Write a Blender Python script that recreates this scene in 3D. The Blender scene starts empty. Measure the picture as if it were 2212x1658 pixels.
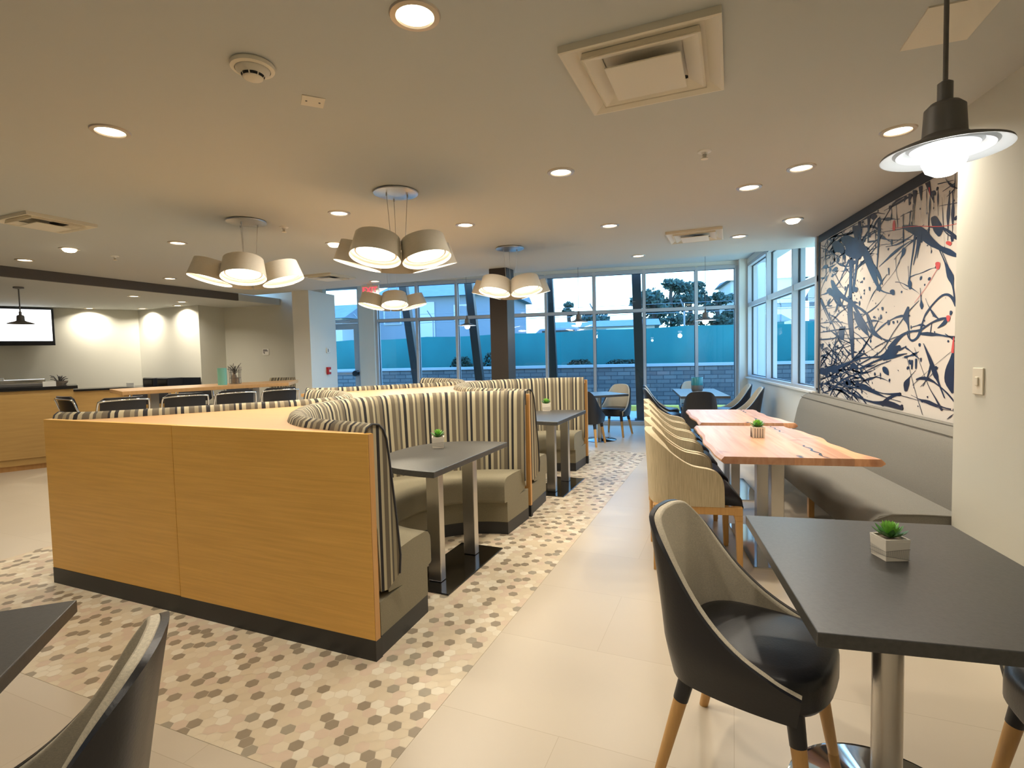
import bpy, bmesh, math, random
from mathutils import Vector, Matrix
PI = math.pi
R = math.radians
rnd = random.Random(7)
scene = bpy.context.scene
COL = scene.collection

# ------------------------------------------------------------------ camera
CAM_H = 1.42
cd = bpy.data.cameras.new('camera')
cam = bpy.data.objects.new('camera', cd)
COL.objects.link(cam)
cd.sensor_fit = 'HORIZONTAL'
cd.sensor_width = 36.0
cd.lens = 1141.98 * 36.0 / 2212.0
cd.shift_x = 0.0
cd.shift_y = (821.25 - 829.0) / 2212.0 * 1.0
cd.clip_start = 0.05
cd.clip_end = 400
Mw = ((0.9757, 0.2177, -0.0233), (-0.0118, -0.0539, -0.9985), (-0.2187, 0.9745, -0.0500))
right = Vector(Mw[0]); down = Vector(Mw[1]); fwd = Vector(Mw[2])
rot = Matrix((right, -down, -fwd)).transposed()
cam.matrix_world = Matrix.Translation((0, 0, CAM_H)) @ rot.to_4x4()
scene.camera = cam

# ------------------------------------------------------------------ view + sky
vs = scene.view_settings
scene.display_settings.display_device = 'sRGB'
vs.view_transform = 'Standard'
vs.look = 'None'
vs.exposure = 0.0
vs.gamma = 1.0
vs.use_curve_mapping = False

world = bpy.data.worlds.new('dusk_sky')
scene.world = world
world.use_nodes = True
wn = world.node_tree
wn.nodes.clear()
wo = wn.nodes.new('ShaderNodeOutputWorld')
wb = wn.nodes.new('ShaderNodeBackground')
wt = wn.nodes.new('ShaderNodeTexCoord')
wsep = wn.nodes.new('ShaderNodeSeparateXYZ')
wr = wn.nodes.new('ShaderNodeValToRGB')
wn.links.new(wt.outputs['Generated'], wsep.inputs[0])
wn.links.new(wsep.outputs['Z'], wr.inputs[0])
wr.color_ramp.elements[0].position = 0.0
wr.color_ramp.elements[0].color = (0.78, 0.97, 1.0, 1)
wr.color_ramp.elements[1].position = 0.45
wr.color_ramp.elements[1].color = (0.17, 0.46, 1.0, 1)
wn.links.new(wr.outputs[0], wb.inputs[0])
wb.inputs[1].default_value = 4.7
wn.links.new(wb.outputs[0], wo.inputs[0])

SPOT_W = 13.5     # ceiling downlights
DRUM_W = 4.2      # drum pendants
WARM = (1.0, 0.905, 0.76)

# ------------------------------------------------------------------ materials
MATS = {}
def mat(name, col, rough=0.5, metal=0.0, spec=0.5, noise=None, bump=None, emit=None, coat=0.0, aniso=None):
    """noise=(scale_vec, amount, colour2)  bump=(scale_vec, strength)"""
    if name in MATS:
        return MATS[name]
    m = bpy.data.materials.new(name)
    m.use_nodes = True
    nt = m.node_tree
    b = nt.nodes['Principled BSDF']
    b.inputs['Base Color'].default_value = (*col, 1)
    b.inputs['Roughness'].default_value = rough
    b.inputs['Metallic'].default_value = metal
    b.inputs['Specular IOR Level'].default_value = spec
    b.inputs['Coat Weight'].default_value = coat
    tc = None
    def coords(sc):
        nonlocal tc
        if tc is None:
            tc = nt.nodes.new('ShaderNodeTexCoord')
        mp = nt.nodes.new('ShaderNodeMapping')
        mp.inputs['Scale'].default_value = sc
        nt.links.new(tc.outputs['Object'], mp.inputs[0])
        return mp
    if noise:
        sc, amt, col2 = noise
        mp = coords(sc)
        n = nt.nodes.new('ShaderNodeTexNoise')
        n.inputs['Scale'].default_value = 1.0
        n.inputs['Detail'].default_value = 5
        nt.links.new(mp.outputs[0], n.inputs[0])
        rp = nt.nodes.new('ShaderNodeValToRGB')
        rp.color_ramp.elements[0].position = 0.5 - amt / 2
        rp.color_ramp.elements[1].position = 0.5 + amt / 2
        rp.color_ramp.elements[0].color = (*col, 1)
        rp.color_ramp.elements[1].color = (*col2, 1)
        nt.links.new(n.outputs[0], rp.inputs[0])
        nt.links.new(rp.outputs[0], b.inputs['Base Color'])
    if bump:
        sc, st = bump
        mp = coords(sc)
        n = nt.nodes.new('ShaderNodeTexNoise')
        n.inputs['Scale'].default_value = 1.0
        n.inputs['Detail'].default_value = 3
        nt.links.new(mp.outputs[0], n.inputs[0])
        bp = nt.nodes.new('ShaderNodeBump')
        bp.inputs['Strength'].default_value = st
        bp.inputs['Distance'].default_value = 0.004
        nt.links.new(n.outputs[0], bp.inputs['Height'])
        nt.links.new(bp.outputs[0], b.inputs['Normal'])
    if emit:
        b.inputs['Emission Color'].default_value = (*emit[0], 1)
        b.inputs['Emission Strength'].default_value = emit[1]
    MATS[name] = m
    return m

M = {}
M['ceiling'] = mat('ceiling_paint', (0.54, 0.55, 0.52), 0.9)
M['wall'] = mat('wall_paint', (0.62, 0.61, 0.53), 0.75, bump=((160, 160, 160), 0.05))
M['wallwhite'] = mat('white_wall_paint', (0.74, 0.74, 0.68), 0.75)
M['beam'] = mat('brown_painted_beam', (0.10, 0.085, 0.07), 0.7)
M['blackcol'] = mat('dark_column_paint', (0.035, 0.028, 0.025), 0.45)
M['oak'] = mat('honey_oak_veneer', (0.88, 0.515, 0.12), 0.38, noise=((2.2, 2.2, 60), 0.6, (0.70, 0.385, 0.08)), bump=((3, 3, 120), 0.12))
M['oakdark'] = mat('brown_oak_veneer', (0.58, 0.36, 0.12), 0.4, noise=((2.2, 2.2, 30), 0.7, (0.45, 0.27, 0.085)))
M['oaktop'] = mat('honey_oak_ledge', (0.66, 0.38, 0.16), 0.36, noise=((1.5, 30, 4), 0.7, (0.56, 0.31, 0.12)))
M['oakedge'] = mat('oak_edge', (0.62, 0.33, 0.11), 0.4, noise=((30, 30, 3), 0.6, (0.5, 0.26, 0.08)))
M['legoak'] = mat('turned_oak', (0.66, 0.38, 0.13), 0.4, noise=((60, 60, 5), 0.7, (0.52, 0.28, 0.09)))
M['plinth'] = mat('black_kick_board', (0.022, 0.022, 0.022), 0.45)
M['blacktop'] = mat('charcoal_laminate', (0.052, 0.051, 0.049), 0.33, noise=((90, 90, 90), 0.5, (0.072, 0.070, 0.066)), bump=((220, 220, 220), 0.06))
M['steel'] = mat('brushed_steel', (0.60, 0.58, 0.55), 0.30, metal=1.0, bump=((300, 300, 6), 0.05))
M['chrome'] = mat('polished_chrome', (0.75, 0.75, 0.75), 0.07, metal=1.0)
M['darksteel'] = mat('dark_polished_steel', (0.16, 0.16, 0.17), 0.13, metal=1.0)
M['leather'] = mat('black_leather', (0.018, 0.018, 0.022), 0.36, bump=((140, 140, 140), 0.12))
M['tweed'] = mat('oatmeal_tweed', (0.52, 0.465, 0.36), 0.9, noise=((160, 160, 500), 0.5, (0.74, 0.66, 0.51)), bump=((500, 500, 500), 0.2))
M['tweedv'] = mat('oatmeal_ribbed_fabric', (0.42, 0.345, 0.215), 0.9, noise=((260, 260, 9), 0.5, (0.64, 0.54, 0.36)), bump=((400, 400, 12), 0.3))
M['greige'] = mat('grey_taupe_fabric', (0.165, 0.155, 0.132), 0.92, noise=((220, 220, 220), 0.6, (0.225, 0.21, 0.178)), bump=((400, 400, 400), 0.25))
M['olive'] = mat('olive_taupe_fabric', (0.19, 0.165, 0.105), 0.92, noise=((220, 220, 220), 0.6, (0.26, 0.225, 0.148)), bump=((400, 400, 400), 0.25))
M['piping'] = mat('dark_piping', (0.03, 0.03, 0.035), 0.6)
M['alu'] = mat('anodised_aluminium', (0.50, 0.53, 0.56), 0.42, metal=0.1)
M['aludark'] = mat('dark_gasket', (0.03, 0.035, 0.04), 0.5)
M['white'] = mat('white_plastic', (0.80, 0.78, 0.72), 0.45)
M['cream'] = mat('cream_enamel', (0.74, 0.68, 0.55), 0.5)
M['ventin'] = mat('vent_cavity', (0.02, 0.02, 0.02), 0.9)
M['trim'] = mat('satin_trim', (0.55, 0.48, 0.38), 0.35, metal=0.6)
M['lens'] = mat('lit_lens', (0.9, 0.85, 0.7), 0.5, emit=((1.0, 0.86, 0.62), 9.0))
M['drumlens'] = mat('lit_diffuser', (0.9, 0.85, 0.75), 0.5, emit=((1.0, 0.92, 0.76), 4.0))
M['drum'] = mat('linen_drum', (0.64, 0.60, 0.51), 0.9, noise=((40, 40, 300), 0.6, (0.70, 0.66, 0.57)))
M['bulb'] = mat('lit_bulb', (1, 1, 1), 0.4, emit=((1.0, 0.98, 0.95), 5.0))
M['redsign'] = mat('red_plastic', (0.55, 0.02, 0.02), 0.4)
M['exit'] = mat('lit_red_sign', (0.8, 0.05, 0.08), 0.4, emit=((1.0, 0.05, 0.10), 1.6))
M['screen'] = mat('lit_screen', (0.9, 0.9, 0.95), 0.3, emit=((0.93, 0.97, 1.0), 1.7))
M['blackplastic'] = mat('black_plastic', (0.012, 0.014, 0.02), 0.3)
M['gunmetal'] = mat('grey_lamp_metal', (0.17, 0.16, 0.15), 0.5, metal=0.4)
M['shadein'] = mat('white_lamp_enamel', (0.34, 0.37, 0.40), 0.3)
M['green'] = mat('succulent_leaf', (0.12, 0.42, 0.05), 0.35, noise=((40, 40, 40), 0.8, (0.38, 0.68, 0.12)))
M['greendark'] = mat('dark_succulent_leaf', (0.03, 0.14, 0.03), 0.4, noise=((40, 40, 40), 0.8, (0.10, 0.32, 0.06)))
M['pot'] = mat('white_concrete', (0.78, 0.72, 0.62), 0.7)
M['soil'] = mat('potting_grit', (0.20, 0.15, 0.11), 0.95, noise=((200, 200, 200), 0.4, (0.35, 0.27, 0.2)))
M['ink'] = mat('navy_paint', (0.012, 0.022, 0.06), 0.35, noise=((6, 6, 6), 0.3, (0.015, 0.012, 0.03)))
M['redink'] = mat('red_paint', (0.62, 0.07, 0.05), 0.4)
M['canvas'] = mat('mural_ground', (0.68, 0.62, 0.55), 0.6)
M['mframe'] = mat('black_mural_frame', (0.016, 0.017, 0.022), 0.5)
M['tealglaze'] = mat('teal_glaze', (0.03, 0.22, 0.26), 0.25)
M['mint'] = mat('mint_enamel', (0.22, 0.55, 0.45), 0.4)
M['blackstone'] = mat('black_granite', (0.012, 0.012, 0.014), 0.15)
M['grout'] = mat('pale_grout', (0.62, 0.52, 0.38), 0.7)
HEXC = [('hex_cream', (0.68, 0.58, 0.42)), ('hex_sand', (0.64, 0.53, 0.37)), ('hex_blush', (0.63, 0.49, 0.36)), ('hex_ivory', (0.73, 0.65, 0.50)), ('hex_taupe', (0.30, 0.24, 0.165)), ('hex_greytaupe', (0.34, 0.29, 0.21))]
HEXM = [mat(n, c, 0.42, noise=((30, 30, 30), 0.8, tuple(x * 0.93 for x in c))) for n, c in HEXC]

def floor_material():
    m = bpy.data.materials.new('large_format_stone_tile')
    m.use_nodes = True
    nt = m.node_tree
    b = nt.nodes['Principled BSDF']
    b.inputs['Roughness'].default_value = 0.34
    b.inputs['Specular IOR Level'].default_value = 0.5
    tc = nt.nodes.new('ShaderNodeTexCoord')
    mp = nt.nodes.new('ShaderNodeMapping')
    mp.inputs['Rotation'].default_value = (0, 0, R(10.1))
    nt.links.new(tc.outputs['Object'], mp.inputs[0])
    br = nt.nodes.new('ShaderNodeTexBrick')
    br.offset = 0.5
    br.inputs['Color1'].default_value = (0.58, 0.50, 0.385, 1)
    br.inputs['Color2'].default_value = (0.545, 0.465, 0.355, 1)
    br.inputs['Mortar'].default_value = (0.47, 0.39, 0.28, 1)
    br.inputs['Scale'].default_value = 1.0
    br.inputs['Mortar Size'].default_value = 0.0018
    br.inputs['Mortar Smooth'].default_value = 0.3
    br.inputs['Brick Width'].default_value = 1.2
    br.inputs['Row Height'].default_value = 0.6
    nt.links.new(mp.outputs[0], br.inputs[0])
    n = nt.nodes.new('ShaderNodeTexNoise')
    n.inputs['Scale'].default_value = 1.4
    n.inputs['Detail'].default_value = 6
    nt.links.new(mp.outputs[0], n.inputs[0])
    mx = nt.nodes.new('ShaderNodeMixRGB')
    mx.blend_type = 'MULTIPLY'
    mx.inputs[0].default_value = 0.22
    rp = nt.nodes.new('ShaderNodeValToRGB')
    rp.color_ramp.elements[0].position = 0.3
    rp.color_ramp.elements[0].color = (0.75, 0.73, 0.70, 1)
    rp.color_ramp.elements[1].position = 0.7
    rp.color_ramp.elements[1].color = (1, 1, 1, 1)
    nt.links.new(n.outputs[0], rp.inputs[0])
    nt.links.new(br.outputs[0], mx.inputs[1])
    nt.links.new(rp.outputs[0], mx.inputs[2])
    nt.links.new(mx.outputs[0], b.inputs['Base Color'])
    return m
M['floor'] = floor_material()

def glass_material():
    m = bpy.data.materials.new('window_glass')
    m.use_nodes = True
    nt = m.node_tree
    nt.nodes.clear()
    out = nt.nodes.new('ShaderNodeOutputMaterial')
    mix = nt.nodes.new('ShaderNodeMixShader')
    tr = nt.nodes.new('ShaderNodeBsdfTransparent')
    tr.inputs[0].default_value = (0.87, 0.975, 0.99, 1)
    gl = nt.nodes.new('ShaderNodeBsdfGlossy')
    gl.inputs['Roughness'].default_value = 0.0
    fr = nt.nodes.new('ShaderNodeFresnel')
    fr.inputs['IOR'].default_value = 1.5
    # the pane is modelled without refraction: only its entry face mirrors
    ge = nt.nodes.new('ShaderNodeNewGeometry')
    iv = nt.nodes.new('ShaderNodeMath'); iv.operation = 'SUBTRACT'; iv.inputs[0].default_value = 1.0
    nt.links.new(ge.outputs['Backfacing'], iv.inputs[1])
    ml = nt.nodes.new('ShaderNodeMath'); ml.operation = 'MULTIPLY'
    nt.links.new(fr.outputs[0], ml.inputs[0]); nt.links.new(iv.outputs[0], ml.inputs[1])
    nt.links.new(ml.outputs[0], mix.inputs[0])
    nt.links.new(tr.outputs[0], mix.inputs[1])
    nt.links.new(gl.outputs[0], mix.inputs[2])
    nt.links.new(mix.outputs[0], out.inputs[0])
    return m
M['glass'] = glass_material()

def stripe_material():
    m = bpy.data.materials.new('striped_upholstery')
    m.use_nodes = True
    nt = m.node_tree
    b = nt.nodes['Principled BSDF']
    b.inputs['Roughness'].default_value = 0.85
    uv = nt.nodes.new('ShaderNodeTexCoord')
    sep = nt.nodes.new('ShaderNodeSeparateXYZ')
    nt.links.new(uv.outputs['UV'], sep.inputs[0])
    d = nt.nodes.new('ShaderNodeMath'); d.operation = 'DIVIDE'; d.inputs[1].default_value = 0.36
    nt.links.new(sep.outputs[0], d.inputs[0])
    fr = nt.nodes.new('ShaderNodeMath'); fr.operation = 'FRACT'
    nt.links.new(d.outputs[0], fr.inputs[0])
    rp = nt.nodes.new('ShaderNodeValToRGB')
    rp.color_ramp.interpolation = 'CONSTANT'
    cream = (0.45, 0.395, 0.265); tau = (0.14, 0.115, 0.08); dark = (0.020, 0.018, 0.020); sand = (0.29, 0.25, 0.165); grey = (0.11, 0.095, 0.075)
    seq = [(0.0, cream), (0.075, tau), (0.17, sand), (0.235, grey), (0.29, cream), (0.36, dark), (0.43, cream), (0.50, tau), (0.60, cream), (0.645, grey), (0.69, sand), (0.765, tau), (0.85, dark), (0.885, cream), (0.945, dark)]
    els = rp.color_ramp.elements
    els[0].position = 0.0; els[0].color = (*seq[0][1], 1)
    els[1].position = seq[1][0]; els[1].color = (*seq[1][1], 1)
    for p, c in seq[2:]:
        e = els.new(p); e.color = (*c, 1)
    nt.links.new(fr.outputs[0], rp.inputs[0])
    nt.links.new(rp.outputs[0], b.inputs['Base Color'])
    n = nt.nodes.new('ShaderNodeTexNoise'); n.inputs['Scale'].default_value = 500
    bp = nt.nodes.new('ShaderNodeBump'); bp.inputs['Strength'].default_value = 0.2; bp.inputs['Distance'].default_value = 0.003
    nt.links.new(n.outputs[0], bp.inputs['Height']); nt.links.new(bp.outputs[0], b.inputs['Normal'])
    return m
M['stripe'] = stripe_material()

def plank_material():
    m = bpy.data.materials.new('live_edge_planks')
    m.use_nodes = True
    nt = m.node_tree
    b = nt.nodes['Principled BSDF']
    b.inputs['Roughness'].default_value = 0.36
    tc = nt.nodes.new('ShaderNodeTexCoord')
    mp = nt.nodes.new('ShaderNodeMapping'); mp.inputs['Scale'].default_value = (22, 1.6, 8)
    nt.links.new(tc.outputs['Object'], mp.inputs[0])
    n = nt.nodes.new('ShaderNodeTexNoise'); n.inputs['Scale'].default_value = 1.0; n.inputs['Detail'].default_value = 6; n.inputs['Distortion'].default_value = 0.6
    nt.links.new(mp.outputs[0], n.inputs[0])
    rp = nt.nodes.new('ShaderNodeValToRGB')
    rp.color_ramp.elements[0].position = 0.32; rp.color_ramp.elements[0].color = (0.60, 0.29, 0.15, 1)
    rp.color_ramp.elements[1].position = 0.66; rp.color_ramp.elements[1].color = (0.78, 0.45, 0.27, 1)
    nt.links.new(n.outputs[0], rp.inputs[0])
    # plank to plank tone
    sep = nt.nodes.new('ShaderNodeSeparateXYZ'); nt.links.new(tc.outputs['Object'], sep.inputs[0])
    mu = nt.nodes.new('ShaderNodeMath'); mu.operation = 'MULTIPLY'; mu.inputs[1].default_value = 6.2
    nt.links.new(sep.outputs[0], mu.inputs[0])
    fl = nt.nodes.new('ShaderNodeMath'); fl.operation = 'FLOOR'; nt.links.new(mu.outputs[0], fl.inputs[0])
    wn_ = nt.nodes.new('ShaderNodeTexWhiteNoise'); wn_.noise_dimensions = '1D'; nt.links.new(fl.outputs[0], wn_.inputs['W'])
    rp2 = nt.nodes.new('ShaderNodeValToRGB')
    rp2.color_ramp.elements[0].color = (0.72, 0.72, 0.78, 1); rp2.color_ramp.elements[1].color = (1.12, 1.05, 0.95, 1)
    nt.links.new(wn_.outputs[0], rp2.inputs[0])
    mx = nt.nodes.new('ShaderNodeMixRGB'); mx.blend_type = 'MULTIPLY'; mx.inputs[0].default_value = 1.0
    nt.links.new(rp.outputs[0], mx.inputs[1]); nt.links.new(rp2.outputs[0], mx.inputs[2])
    # dark knots
    n2 = nt.nodes.new('ShaderNodeTexNoise'); n2.inputs['Scale'].default_value = 3.2; n2.inputs['Detail'].default_value = 2
    nt.links.new(tc.outputs['Object'], n2.inputs[0])
    rp3 = nt.nodes.new('ShaderNodeValToRGB')
    rp3.color_ramp.elements[0].position = 0.62; rp3.color_ramp.elements[0].color = (1, 1, 1, 1)
    rp3.color_ramp.elements[1].position = 0.74; rp3.color_ramp.elements[1].color = (0.35, 0.28, 0.30, 1)
    nt.links.new(n2.outputs[0], rp3.inputs[0])
    mx2 = nt.nodes.new('ShaderNodeMixRGB'); mx2.blend_type = 'MULTIPLY'; mx2.inputs[0].default_value = 1.0
    nt.links.new(mx.outputs[0], mx2.inputs[1]); nt.links.new(rp3.outputs[0], mx2.inputs[2])
    nt.links.new(mx2.outputs[0], b.inputs['Base Color'])
    return m
M['planks'] = plank_material()

def stone_material():
    m = bpy.data.materials.new('retaining_wall_block')
    m.use_nodes = True
    nt = m.node_tree
    b = nt.nodes['Principled BSDF']; b.inputs['Roughness'].default_value = 0.9
    tc = nt.nodes.new('ShaderNodeTexCoord')
    sep = nt.nodes.new('ShaderNodeSeparateXYZ'); nt.links.new(tc.outputs['Object'], sep.inputs[0])
    cmb = nt.nodes.new('ShaderNodeCombineXYZ'); nt.links.new(sep.outputs[0], cmb.inputs[0]); nt.links.new(sep.outputs[2], cmb.inputs[1])
    br = nt.nodes.new('ShaderNodeTexBrick')
    br.inputs['Color1'].default_value = (0.21, 0.205, 0.195, 1)
    br.inputs['Color2'].default_value = (0.12, 0.123, 0.125, 1)
    br.inputs['Mortar'].default_value = (0.075, 0.08, 0.085, 1)
    br.inputs['Scale'].default_value = 1.0
    br.inputs['Mortar Size'].default_value = 0.012
    br.inputs['Brick Width'].default_value = 0.34
    br.inputs['Row Height'].default_value = 0.11
    nt.links.new(cmb.outputs[0], br.inputs[0])
    nt.links.new(br.outputs[0], b.inputs['Base Color'])
    return m
M['stone'] = stone_material()
M['teal'] = mat('teal_windscreen_fabric', (0.012, 0.155, 0.165), 0.8, noise=((1.2, 1, 0.8), 0.7, (0.025, 0.235, 0.235)))
M['asphalt'] = mat('wet_asphalt', (0.16, 0.18, 0.21), 0.4, noise=((8, 8, 8), 0.6, (0.20, 0.22, 0.25)))
M['walk'] = mat('concrete_walk', (0.50, 0.52, 0.52), 0.6, noise=((3, 3, 3), 0.6, (0.43, 0.45, 0.46)))
M['yellow'] = mat('yellow_kerb_paint', (0.95, 0.62, 0.10), 0.6)
M['grass'] = mat('dark_grass', (0.03, 0.10, 0.035), 0.95, noise=((4, 4, 4), 0.7, (0.08, 0.16, 0.06)))
M['housewall'] = mat('grey_blue_siding', (0.22, 0.27, 0.34), 0.8)
M['housewhite'] = mat('white_siding', (0.58, 0.60, 0.62), 0.8)
M['roof'] = mat('grey_shingle', (0.20, 0.24, 0.30), 0.85, noise=((3, 3, 3), 0.6, (0.26, 0.30, 0.36)))
M['bark'] = mat('pine_bark', (0.06, 0.055, 0.05), 0.9)
M['needles'] = mat('pine_needles', (0.03, 0.07, 0.06), 0.8, noise=((0.8, 0.8, 0.8), 0.6, (0.06, 0.11, 0.085)))
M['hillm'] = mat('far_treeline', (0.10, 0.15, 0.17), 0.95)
M['pipe'] = mat('galvanised_pipe', (0.30, 0.33, 0.36), 0.5, metal=0.6)
M['bush'] = mat('dark_shrub_leaves', (0.015, 0.045, 0.03), 0.8)

# ------------------------------------------------------------------ mesh builder
class MB:
    def __init__(s):
        s.v = []; s.f = []; s.mi = []; s.uv = None
    def add(s, vs_, fs_, mi=0):
        o = len(s.v)
        s.v += [tuple(p) for p in vs_]
        for f in fs_:
            s.f.append([i + o for i in f]); s.mi.append(mi)
        return s
    def box(s, x0, x1, y0, y1, z0, z1, mi=0):
        return s.add([(x0, y0, z0), (x1, y0, z0), (x1, y1, z0), (x0, y1, z0), (x0, y0, z1), (x1, y0, z1), (x1, y1, z1), (x0, y1, z1)],
                     [(0, 3, 2, 1), (4, 5, 6, 7), (0, 1, 5, 4), (1, 2, 6, 5), (2, 3, 7, 6), (3, 0, 4, 7)], mi)
    def hexa(s, p8, mi=0):
        return s.add(p8, [(0, 3, 2, 1), (4, 5, 6, 7), (0, 1, 5, 4), (1, 2, 6, 5), (2, 3, 7, 6), (3, 0, 4, 7)], mi)
    def prism(s, poly, z0, z1, mi=0):
        n = len(poly)
        a = sum(poly[i][0] * poly[(i + 1) % n][1] - poly[(i + 1) % n][0] * poly[i][1] for i in range(n))
        if a < 0: poly = poly[::-1]
        v = [(x, y, z0) for x, y in poly] + [(x, y, z1) for x, y in poly]
        f = [list(range(n))[::-1], list(range(n, 2 * n))] + [(i, (i + 1) % n, n + (i + 1) % n, n + i) for i in range(n)]
        return s.add(v, f, mi)
    def cyl(s, p0, p1, r0, r1=None, n=16, mi=0, cap=True):
        if r1 is None: r1 = r0
        p0 = Vector(p0); p1 = Vector(p1); d = (p1 - p0).normalized()
        a = d.orthogonal().normalized(); b = d.cross(a)
        v = []
        for p, r in ((p0, r0), (p1, r1)):
            for i in range(n):
                t = 2 * PI * i / n
                v.append(p + a * (r * math.cos(t)) + b * (r * math.sin(t)))
        f = [(i, (i + 1) % n, n + (i + 1) % n, n + i) for i in range(n)]
        if cap: f += [list(range(n))[::-1], list(range(n, 2 * n))]
        return s.add(v, f, mi)
    def tube(s, pts, r, n=8, mi=0, closed=False):
        pts = [Vector(p) for p in pts]; m = len(pts); v = []; prev = None
        for i, p in enumerate(pts):
            if closed: d = (pts[(i + 1) % m] - pts[i - 1]).normalized()
            else: d = (pts[min(i + 1, m - 1)] - pts[max(i - 1, 0)]).normalized()
            if prev is None: a = d.orthogonal().normalized()
            else: a = (prev - d * prev.dot(d)).normalized()
            prev = a; b = d.cross(a)
            rr = r[i] if isinstance(r, (list, tuple)) else r
            for k in range(n):
                t = 2 * PI * k / n
                v.append(p + a * (rr * math.cos(t)) + b * (rr * math.sin(t)))
        f = []
        for i in range(m if closed else m - 1):
            j = (i + 1) % m
            for k in range(n):
                f.append((i * n + k, i * n + (k + 1) % n, j * n + (k + 1) % n, j * n + k))
        if not closed: f += [list(range(n))[::-1], list(range((m - 1) * n, m * n))]
        return s.add(v, f, mi)
    def lathe(s, prof, c=(0, 0), n=32, mi=0, caps=True):
        v = []
        for r, z in prof:
            for i in range(n):
                t = 2 * PI * i / n
                v.append((c[0] + r * math.cos(t), c[1] + r * math.sin(t), z))
        f = []
        for j in range(len(prof) - 1):
            for i in range(n):
                f.append((j * n + i, j * n + (i + 1) % n, (j + 1) * n + (i + 1) % n, (j + 1) * n + i))
        if caps:
            f += [list(range(n))[::-1], list(range((len(prof) - 1) * n, len(prof) * n))]
        return s.add(v, f, mi)
    def grid(s, rows, mi=0, closed=False, flip=False):
        h = len(rows); w = len(rows[0]); v = [p for r in rows for p in r]; f = []
        for j in range(h - 1):
            for i in range(w if closed else w - 1):
                q = (j * w + i, j * w + (i + 1) % w, (j + 1) * w + (i + 1) % w, (j + 1) * w + i)
                f.append(q[::-1] if flip else q)
        return s.add(v, f, mi)
    def build(s, name, mats, parent=None, smooth=None, bevel=None, loc=None, rz=0, fixn=True, seg=2):
        me = bpy.data.meshes.new(name)
        me.from_pydata(s.v, [], s.f)
        if not isinstance(mats, (list, tuple)): mats = [mats]
        for m_ in mats: me.materials.append(m_)
        for p, i in zip(me.polygons, s.mi): p.material_index = i
        if fixn:
            bm = bmesh.new(); bm.from_mesh(me)
            bmesh.ops.recalc_face_normals(bm, faces=bm.faces)
            bm.to_mesh(me); bm.free()
        if s.uv:
            l = me.uv_layers.new(name='UVMap')
            for lp in me.loops: l.data[lp.index].uv = s.uv[lp.vertex_index]
        me.update()
        if smooth is not None:
            for p in me.polygons: p.use_smooth = True
            me.set_sharp_from_angle(angle=R(smooth))
        o = bpy.data.objects.new(name, me)
        COL.objects.link(o)
        if parent: o.parent = parent
        if loc: o.location = loc
        o.rotation_euler = (0, 0, rz)
        if bevel:
            bv = o.modifiers.new('bevel', 'BEVEL'); bv.width = bevel; bv.segments = seg; bv.limit_method = 'ANGLE'; bv.angle_limit = R(40)
            bv.harden_normals = False
        return o

def thing(name, label, cat, loc=(0, 0, 0), rz=0, group=None):
    o = bpy.data.objects.new(name, None)
    COL.objects.link(o)
    o.location = loc; o.rotation_euler = (0, 0, rz)
    o.empty_display_size = 0.1
    o['label'] = label; o['category'] = cat
    if group: o['group'] = group
    return o
def tag(o, label, cat, group=None, kind=None):
    o['label'] = label; o['category'] = cat
    if group: o['group'] = group
    if kind: o['kind'] = kind
    return o
def struct(o, label=None):
    o['kind'] = 'structure'
    if label: o['label'] = label
    return o
KIDS = {}
def dup(root, loc, rz, label, group=None):
    def rec(o, par):
        c = o.copy(); COL.objects.link(c); c.parent = par
        for ch in list(o.children): rec(ch, c)
        return c
    r = rec(root, None)
    r.location = loc; r.rotation_euler = (0, 0, rz)
    r['label'] = label
    if group: r['group'] = group
    return r
def area(name, parent, loc, size, watts, col, rotx=0.0, spread=160, rz=0):
    l = bpy.data.lights.new(name, 'AREA'); l.shape = 'DISK'; l.size = size; l.energy = watts; l.color = col; l.spread = R(spread)
    o = bpy.data.objects.new(name, l); COL.objects.link(o); o.parent = parent; o.location = loc; o.rotation_euler = (rotx, 0, rz)
    return o

def catmull(pts, n, closed=False):
    P = [Vector(p) for p in pts]; out = []; m = len(P)
    for i in range(m if closed else m - 1):
        if closed: a, b, c, d = P[i - 1], P[i], P[(i + 1) % m], P[(i + 2) % m]
        else: a, b, c, d = P[max(i - 1, 0)], P[i], P[i + 1], P[min(i + 2, m - 1)]
        for k in range(n):
            t = k / n
            out.append(0.5 * ((2 * b) + (c - a) * t + (2 * a - 5 * b + 4 * c - d) * t * t + (3 * b - a - 3 * c + d) * t ** 3))
    if not closed: out.append(P[-1])
    return out

# ================================================================== ROOM SHELL
CZ = 2.66          # main ceiling
PZ = 3.02          # raised pocket along the glazing
KZ = 2.53          # kitchen ceiling
AO = Vector((-1.173, 2.192)); AA = R(10.1)
AU = Vector((math.sin(AA), math.cos(AA))); AW = Vector((math.cos(AA), -math.sin(AA)))
def A2(w, s): return AO + AW * w + AU * s

fl = MB().box(-17, 2.6, -3, 10.36, -0.12, 0).build('floor', M['floor'])
struct(fl)
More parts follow.
